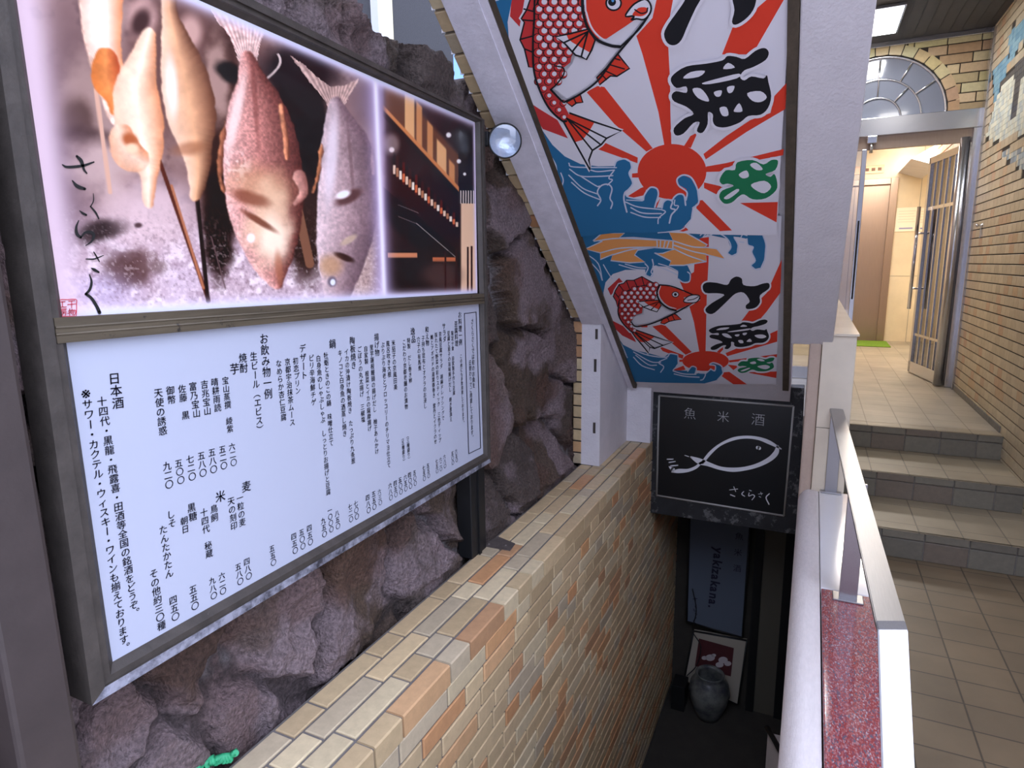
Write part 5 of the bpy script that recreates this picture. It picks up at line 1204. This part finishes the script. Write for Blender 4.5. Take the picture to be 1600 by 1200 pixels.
for q, w in (([(755, 430), (800, 412), (850, 440), (868, 480), (852, 508), (872, 522), (897, 510), (902, 470), (884, 436)], 6), ([(945, 440), (950, 470), (975, 480), (968, 505), (985, 545), (965, 568), (985, 587), (1012, 582), (1030, 540), (1036, 470), (1022, 424)], 6), ([(720, 425), (745, 398)], 5), ([(735, 430), (765, 400)], 5), ([(910, 455), (930, 458)], 5), ([(915, 435), (925, 420), (945, 425)], 5),
             ([(490, 540), (495, 570), (484, 600), (494, 612), (480, 624), (458, 612), (470, 580), (455, 560)], 6), ([(330, 565), (400, 585), (455, 590)], 5), ([(360, 562), (420, 578), (460, 580)], 5), ([(505, 570), (560, 590), (612, 615)], 5), ([(520, 560), (570, 575), (612, 596)], 5), ([(612, 632), (640, 650), (668, 645), (672, 612), (660, 600)], 6), ([(172, 512), (230, 560), (250, 640)], 5), ([(255, 565), (275, 600), (296, 632)], 5), ([(200, 560), (235, 600), (248, 638)], 5),
             ([(395, 972), (470, 1000), (555, 1010), (575, 992), (612, 998)], 6), ([(400, 985), (480, 1030), (530, 1035)], 5), ([(410, 1000), (470, 1045), (510, 1048)], 5), ([(400, 1010), (440, 1050), (500, 1070)], 5), ([(560, 1015), (520, 1035), (545, 1055), (530, 1082)], 5), ([(612, 998), (616, 1040), (590, 1072), (600, 1078)], 5), ([(590, 1076), (640, 1090), (700, 1092)], 5), ([(595, 1090), (650, 1102), (715, 1106)], 5), ([(660, 1078), (680, 1054), (702, 1062), (694, 1092)], 5), ([(718, 1086), (745, 1090), (735, 1115), (722, 1120)], 5), ([(770, 1066), (790, 1075), (792, 1050), (765, 1046), (785, 1036), (822, 1052), (830, 1085), (800, 1122)], 6), ([(745, 1090), (772, 1066)], 5),
             ([(330, 930), (350, 965), (365, 1000)], 5), ([(355, 985), (370, 1012)], 5)):
    pr.stroke(q, w, m_line, n=4)
pr.up(2)
B2 = [(512, 690), (520, 740), (560, 778), (604, 790), (660, 762), (716, 728), (640, 775), (560, 818), (480, 850), (410, 862), (384, 830), (404, 806), (440, 800), (440, 770), (470, 760), (500, 720)]
S2 = [(524, 662), (516, 700), (500, 735), (460, 738), (418, 742), (444, 770), (440, 798), (404, 806), (388, 826), (384, 850), (410, 890), (384, 886), (348, 846), (326, 800), (330, 740), (352, 700), (410, 672), (470, 662)]
DO2 = [(302, 718), (312, 690), (330, 660), (352, 655), (366, 640), (400, 640), (440, 622), (464, 636), (490, 650), (524, 662), (470, 662), (410, 672), (352, 700), (330, 740), (322, 768), (316, 740)]
T2_ = [(388, 884), (410, 878), (500, 910), (585, 938), (500, 968), (478, 962), (472, 990), (440, 950), (410, 915)]
AN2 = [(530, 846), (540, 826), (592, 800), (606, 806), (630, 828), (596, 832), (570, 838), (548, 850)]
for q in (B2, S2, DO2, T2_, AN2): pr.stroke(q, 16, m_cloth, n=1, closed=True)
pr.poly(B2, m_cloth); pr.poly(T2_, m_cloth); pr.up(); pr.poly(DO2, m_dred); pr.poly(AN2, m_red); pr.poly([(388, 884), (410, 878), (500, 912), (476, 930), (446, 938), (432, 935)], m_red); pr.poly(S2, m_dred); pr.poly([(420, 858), (468, 850), (466, 866), (440, 866)], m_red); pr.up()
for q in (DO2, AN2): pr.stroke(q, 5, m_blk, n=1, closed=True)
pr.stroke(T2_, 6, m_blk, n=1, closed=True)
for b_ in ((540, 952), (500, 966), (478, 962)): pr.stroke([(398, 884), b_], 5, m_blk)
for a, b_ in (((330, 662), (352, 690)), ((366, 644), (380, 680)), ((404, 642), (416, 668)), ((440, 626), (450, 662)), ((484, 650), (480, 662)), ((310, 700), (334, 730)), ((570, 834), (562, 818)), ((596, 830), (586, 808))): pr.stroke([a, b_], 4.5, m_blk)
fish_scales(pr, S2, 30, 20, 15, -0.3, lambda x, y: 1.0 if y < 790 else .8)
pr.stroke([(330, 740), (326, 800), (348, 846), (388, 886), (400, 890)], 6, m_blk); pr.stroke([(388, 840), (412, 862), (480, 850), (560, 818), (640, 775), (718, 728)], 6, m_blk)
PE2 = [(420, 744), (470, 738), (520, 736), (532, 762), (512, 792), (480, 782), (446, 768)]
pr.up(); pr.poly(PE2, m_cloth); pr.up(); pr.poly([(450, 742), (520, 736), (532, 762), (520, 780), (470, 758)], m_red); pr.stroke(PE2, 5, m_blk, n=1, closed=True); pr.stroke([(524, 742), (448, 768)], 5, m_blk); pr.stroke([(524, 742), (484, 782)], 5, m_blk); pr.up()
H2 = [(526, 664), (566, 668), (620, 684), (660, 704), (690, 716), (640, 722), (650, 742), (690, 748), (604, 784), (560, 764), (528, 724), (518, 690)]
pr.poly(H2, m_red); pr.up(); pr.stroke([(524, 664), (512, 700), (526, 740), (562, 772), (604, 786)], 8, m_blk); pr.up(); pr.stroke([(530, 668), (520, 700), (534, 736), (566, 764), (604, 776)], 4, m_cloth); pr.stroke([(526, 662), (580, 668), (640, 690), (690, 712)], 6, m_blk)
pr.disc((601, 708), 18, m_blk, ry=15); pr.up(); pr.disc((601, 708), 14, m_cloth, ry=11); pr.up(); pr.disc((601, 708), 7, m_blk, ry=7)
M2 = [(640, 740), (660, 718), (690, 710), (716, 714), (716, 728), (700, 746), (660, 748)]
pr.poly(M2, m_cloth, 3); pr.up(); pr.stroke(M2, 5, m_blk, n=3, closed=True); pr.stroke([(660, 736), (690, 730), (712, 718)], 4, m_blk); pr.up(2)
DAI = [(732, 668), (752, 650), (800, 652), (850, 662), (868, 636), (894, 622), (920, 632), (928, 662), (980, 668), (1020, 656), (1050, 654), (1050, 680), (1008, 712), (1008, 745), (985, 772), (945, 778), (940, 760), (958, 740), (930, 700), (890, 704), (850, 740), (790, 796), (760, 800), (745, 780), (775, 750), (836, 712), (800, 702), (745, 700)]
# the two brush characters again, drawn smaller below
GY2 = [(732+(x-925)*.575+32, 830+(y-245)*.335) for x, y in GYO]
def g2(L): return [(732+(x-925)*.575+32, 830+(y-245)*.335) for x, y in L]
HO = [[(984, 392), (1022, 360), (1092, 354), (1062, 384)], [(1184, 345), (1208, 314), (1242, 338)], [(1078, 416), (1160, 392), (1262, 368), (1252, 392), (1120, 420)], [(1030, 446), (1070, 442), (1104, 480), (1110, 508), (1058, 490)], [(1138, 460), (1176, 452), (1170, 480), (1148, 482)], [(1204, 436), (1240, 430), (1230, 460), (1210, 464)], [(1304, 466), (1370, 456), (1402, 486), (1372, 510), (1330, 504)], [(1166, 540), (1200, 536), (1210, 576), (1180, 578)], [(1238, 550), (1264, 516), (1280, 556), (1244, 560)]]
chars([DAI, GY2], [g2(h) for h in HO], m_blk, 8)
def g3(L): return [(900+(x-1164)*.6, 1012+(y-800)*.335) for x, y in L]
chars([g3(SHU)], [g3(h) for h in ([(1262, 872), (1300, 852), (1312, 882), (1282, 892)], [(1324, 922), (1390, 904), (1424, 934), (1390, 966), (1346, 950)], [(1188, 988), (1250, 946), (1262, 956), (1212, 994)], [(1318, 824), (1350, 814), (1382, 846), (1350, 850)])], m_grn, 8)
bn2 = pr.build('festival_banner')
tag(bn2, 'smaller lower fish banner with an orange ribbon bundle, hanging above the black fish sign', 'banner')

# ------------------------------------------------------------------ black fish sign over the stairs
fs = empty('fish_sign', 'black square sign with a white brush drawn fish hanging over the stairwell', 'sign')
YS = 3.90
q = [at(*p, 1, YS) for p in ((1014, 600), (1257, 606), (1246, 836), (1008, 800))]
bm = B(); prism(bm, q, [p+Vector((0, 0.11, 0)) for p in q], 0, 0.004)
m_signbox = mat('mottled_black_metal', S(40, 41, 43), 0.6, 0.2, noise=0.35, nscale=9, wear=(S(104, 104, 104), 12, 0.55))
obj('sign_box', bm, m_signbox, fs)
IN4 = [(1030, 618), (1240, 635), (1225, 806), (1026, 774)]
bm = B(); vs = [bm.verts.new(at(*p, 1, YS-0.003)) for p in IN4]; bm.faces.new(vs); obj('face_panel', bm, mat('gloss_black', S(16, 19, 22), 0.35), fs)
m_silv = mat('silver_line', S(168, 166, 160), 0.5, 0.2); m_white = mat('sign_white', S(226, 226, 230), 0.7)
bm = B()
for a, b_ in zip(IN4, IN4[1:]+IN4[:1]): tube(bm, [at(*a, 1, YS-0.004), at(*b_, 1, YS-0.004)], 0.0065, 6)
obj('border_line', bm, m_silv, fs)
pr = Print(lambda x, y, l: at(x, y, 1, YS-0.006-l), (.25, 980, .25, 580), 0.0001)
for pts, w in (([(470, 572), (520, 510), (580, 460), (660, 424), (740, 412), (820, 420), (890, 446), (962, 486)], [18, 20, 16, 20, 18, 20, 24, 8]),
               ([(940, 470), (930, 510), (890, 550), (820, 586), (740, 608), (660, 616), (580, 606), (510, 582), (450, 562), (398, 536)], [16, 32, 30, 26, 24, 26, 22, 26, 36, 10]),
               ([(460, 572), (430, 600), (380, 620), (320, 624), (276, 630)], [14, 18, 20, 26, 4]), ([(262, 596), (285, 615)], [6, 28]), ([(815, 478), (826, 482)], 22),
               ([(250, 550), (286, 550)], 7), ([(262, 570), (300, 564)], 7), ([(272, 592), (316, 588)], 7), ([(360, 526), (385, 534)], 5)):
    pr.stroke(pts, w, m_white)
obj_d = pr.build('fish_drawing', fs)
pr = Print(lambda x, y, l: at(x, y, 1, YS-0.006-l), (.25, 980, .25, 580), 0.0001)
for pts, w in (([(640, 742), (690, 736)], 5), ([(666, 722), (678, 752)], 5), ([(646, 772), (672, 782)], 7), ([(728, 752), (716, 768), (734, 782)], 6), ([(764, 744), (776, 748)], 5), ([(762, 760), (760, 780), (784, 772), (796, 782), (780, 804)], 5), ([(820, 768), (846, 764)], 4), ([(834, 756), (840, 772)], 4), ([(824, 782), (834, 788)], 5), ([(888, 766), (868, 790), (886, 832)], 7)):
    pr.stroke(pts, w, m_white)
pr.build('brush_name', fs)
for ch, (x, y), s_ in (('魚', (392, 264), .078), ('米', (600, 284), .074), ('酒', (818, 302), .08)):
    bm = B(); put_glyph(bm, ch, at(980+x*.25, 580+y*.25, 1, YS-0.007), Vector((1, 0, -0.02)), Vector((0, 0, 1)), s_, bold=-0.012)
    obj('character', bm, mat('sign_grey', S(176, 176, 178), 0.7), fs)

# ------------------------------------------------------------------ basement things
YBW = 4.9
lb = empty('light_box', 'unlit pale sign box with dark rotated lettering on the basement wall', 'sign')
q = [at(*p, 1, YBW-0.09) for p in ((1078, 800), (1172, 822), (1160, 996), (1073, 971))]
bm = B(); prism(bm, q, [p+Vector((0, 0.088, 0)) for p in q])
obj('box', bm, mat('shaded_acrylic', S(96, 106, 120), 0.5), lb)  # white acrylic greyed, stairwell shade put into its colour
bm = B()
for a, b_ in zip(q, q[1:]+q[:1]): tube(bm, [a, b_], 0.008, 6)
obj('frame', bm, m_black, lb)
bm = B()
p0 = at(1122, 856, 1, YBW-0.094); p1 = at(1112, 951, 1, YBW-0.094); dv = (p1-p0); word = 'yakizakana.'
wd = {'y': .53, 'a': .56, 'k': .54, 'i': .25, 'z': .5, 'n': .57, '.': .27}; tot = sum(wd[c_] for c_ in word); s_ = dv.length/tot; t = 0
ex = dv.normalized(); ey = Vector((-ex.z, 0, ex.x)); ey = -ey if ey.x < 0 else ey
for c_ in word:
    put_glyph(bm, c_, p0+ex*(t*s_), ex, ey, s_, bold=0.03, cx=0.0, cy=0.27); t += wd[c_]
obj('lettering', bm, m_ink, lb)
for ch, p in (('魚', (1155, 838)), ('米', (1153, 863)), ('酒', (1152, 888))):
    bm = B(); put_glyph(bm, ch, at(*p, 1, YBW-0.094), Vector((1, 0, 0)), Vector((0, 0, 1)), 0.062, bold=0.0); obj('character', bm, m_ink, lb)
pr = Print(lambda x, y, l: at(x, y, 1, YBW-0.094-l), (220/1200, 1040, 220/1200, 800), 0.0003)
for pts in ([(232, 742), (268, 738)], [(252, 732), (256, 756)], [(262, 796), (250, 806), (264, 818)], [(240, 826), (246, 846), (262, 840)], [(252, 862), (268, 872)], [(262, 900), (236, 930), (258, 950)]): pr.stroke(pts, 5, m_ink, n=2)
pr.build('brush_name', lb)
fp = empty('framed_poster', 'pale framed flower poster leaning on the wall behind the ceramic pot', 'poster')
q = [at(*p, 1, YBW-0.06) for p in ((1084, 986), (1167, 1001), (1153, 1101), (1069, 1064))]
bm = B(); prism(bm, q, [p+Vector((0, 0.03, 0)) for p in q]); obj('mat_board', bm, mat('poster_mount', S(176, 168, 152), 0.8), fp)
bm = B()
for a, b_ in zip(q, q[1:]+q[:1]): tube(bm, [a, b_], 0.007, 6)
obj('frame', bm, m_black, fp)
pr = Print(lambda x, y, l: at(x, y, 1, YBW-0.062-l), (220/1200, 1040, 220/1200, 980), 0.0004)
pr.poly([(284, 96), (582, 178), (556, 420), (250, 330)], mat('poster_maroon', S(84, 36, 40), 0.7)); pr.up()
for c_, r_ in (((380, 260), 40), ((330, 262), 24), ((490, 280), 40), ((530, 310), 30), ((460, 320), 34), ((410, 240), 20)): pr.disc(c_, r_, mat('poster_petal', S(206, 196, 196), 0.7), ry=r_*.7)
pr.build('flower_print', fp)
pot = empty('ceramic_pot', 'round glazed ceramic pot on the basement floor before the poster', 'pot')
pc = at(1109, 1106, 2, -1.95); pc = Vector((pc.x, pc.y-0.10, -1.95))
m_pot = mat('mottled_glaze', S(120, 122, 116), 0.4, dark=S(62, 66, 70), nscale=9, coat=0.3)
bm = B(); lathe(bm, [(0.0, 0.0), (0.085, 0.0), (0.105, 0.05), (0.14, 0.14), (0.155, 0.22), (0.145, 0.29), (0.115, 0.34), (0.10, 0.36), (0.112, 0.375), (0.104, 0.382), (0.088, 0.36), (0.10, 0.33), (0.12, 0.25), (0.08, 0.06), (0.0, 0.05)], pc, (0, 0, 1), 40)
obj('vessel', bm, m_pot, pot)
bm = B(); lathe(bm, [(0.150, 0.215), (0.1585, 0.222), (0.150, 0.232)], pc, (0, 0, 1), 40); obj('rim_band', bm, m_pot, pot)
bm = B()
cps = [(1082, 920), (1088, 955), (1082, 985), (1095, 1010), (1088, 1040), (1073, 1056)]
tube(bm, [Vector(p) for p in smooth_line([tuple(at(*p, 1, YBW-0.12)) for p in cps], 5)], 0.004, 6)
tag(obj('power_cable', bm, m_black), 'thin black cable dangling from the unlit sign box', 'cable')
bm = B(); q = [at(*p, 1, YBW-0.2) for p in ((1056, 1062), (1082, 1066), (1078, 1098), (1054, 1092))]
zf = -1.949
box(bm, (q[0].x-0.02, YBW-0.28, zf), (q[1].x-0.045, YBW-0.12, q[0].z), 0, 0.004)
tag(obj('black_box', bm, m_black), 'small black box on the basement floor left of the pot', 'box')
bm = B()
a = at(1184, 838, 1, YBW-0.03); b_ = at(1238, 1180, 1, YBW-0.03)
box(bm, (-0.27, YBW-0.05, -1.95), (-0.21, YBW, 0.0)); box(bm, (-0.06, YBW-0.05, -1.95), (0.0, YBW, 0.0)); box(bm, (-0.27, YBW-0.05, -0.06), (0.0, YBW, 0.02))
d4 = struct(obj('door_4', bm, m_black), 'dark basement shop door beside the unlit sign box', 'door')
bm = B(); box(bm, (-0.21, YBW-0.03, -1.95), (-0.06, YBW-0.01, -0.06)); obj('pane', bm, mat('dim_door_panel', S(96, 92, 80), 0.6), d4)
# slanting stair rail at the parapet foot
bm = B(); A_ = at(1200, 1139, 1, 3.45); B_ = at(1236, 1203, 1, 3.0); e_ = (B_-A_).normalized()
tube(bm, [A_-e_*0.02, A_+(B_-A_)*.5, B_+e_*0.6], 0.014, 12)
for k in (0.1, 1.2):
    p = A_+(B_-A_)*k; tube(bm, [p, Vector((p.x+0.03, p.y, p.z-0.03)), Vector((0.002, p.y, p.z-0.03))], 0.007, 8)
sr = bm
bm = B(); dn = Vector((0, 0, -0.5)); q = [A_+Vector((0, 0, -0.02)), B_+e_*0.6+Vector((0, 0, -0.02))]
prism(bm, [q[0], q[1], q[1]+dn, q[0]+dn], [p+Vector((0.012, 0, 0)) for p in (q[0], q[1], q[1]+dn, q[0]+dn)])
prism(bm, [q[0], q[1], q[1]+Vector((0.1, 0, 0)), q[0]+Vector((0.1, 0, 0))], [p+Vector((0, 0, -0.03)) for p in (q[0], q[1], q[1]+Vector((0.1, 0, 0)), q[0]+Vector((0.1, 0, 0)))])
struct(obj('wall_stair_ledge', bm, m_parapet), 'sloping white plaster ledge under the black stair handrail', 'ledge')
bm = sr
tag(obj('stair_rail', bm, m_black), 'black handrail slanting down the stairwell below the parapet', 'handrail')
bpy.context.view_layer.update()
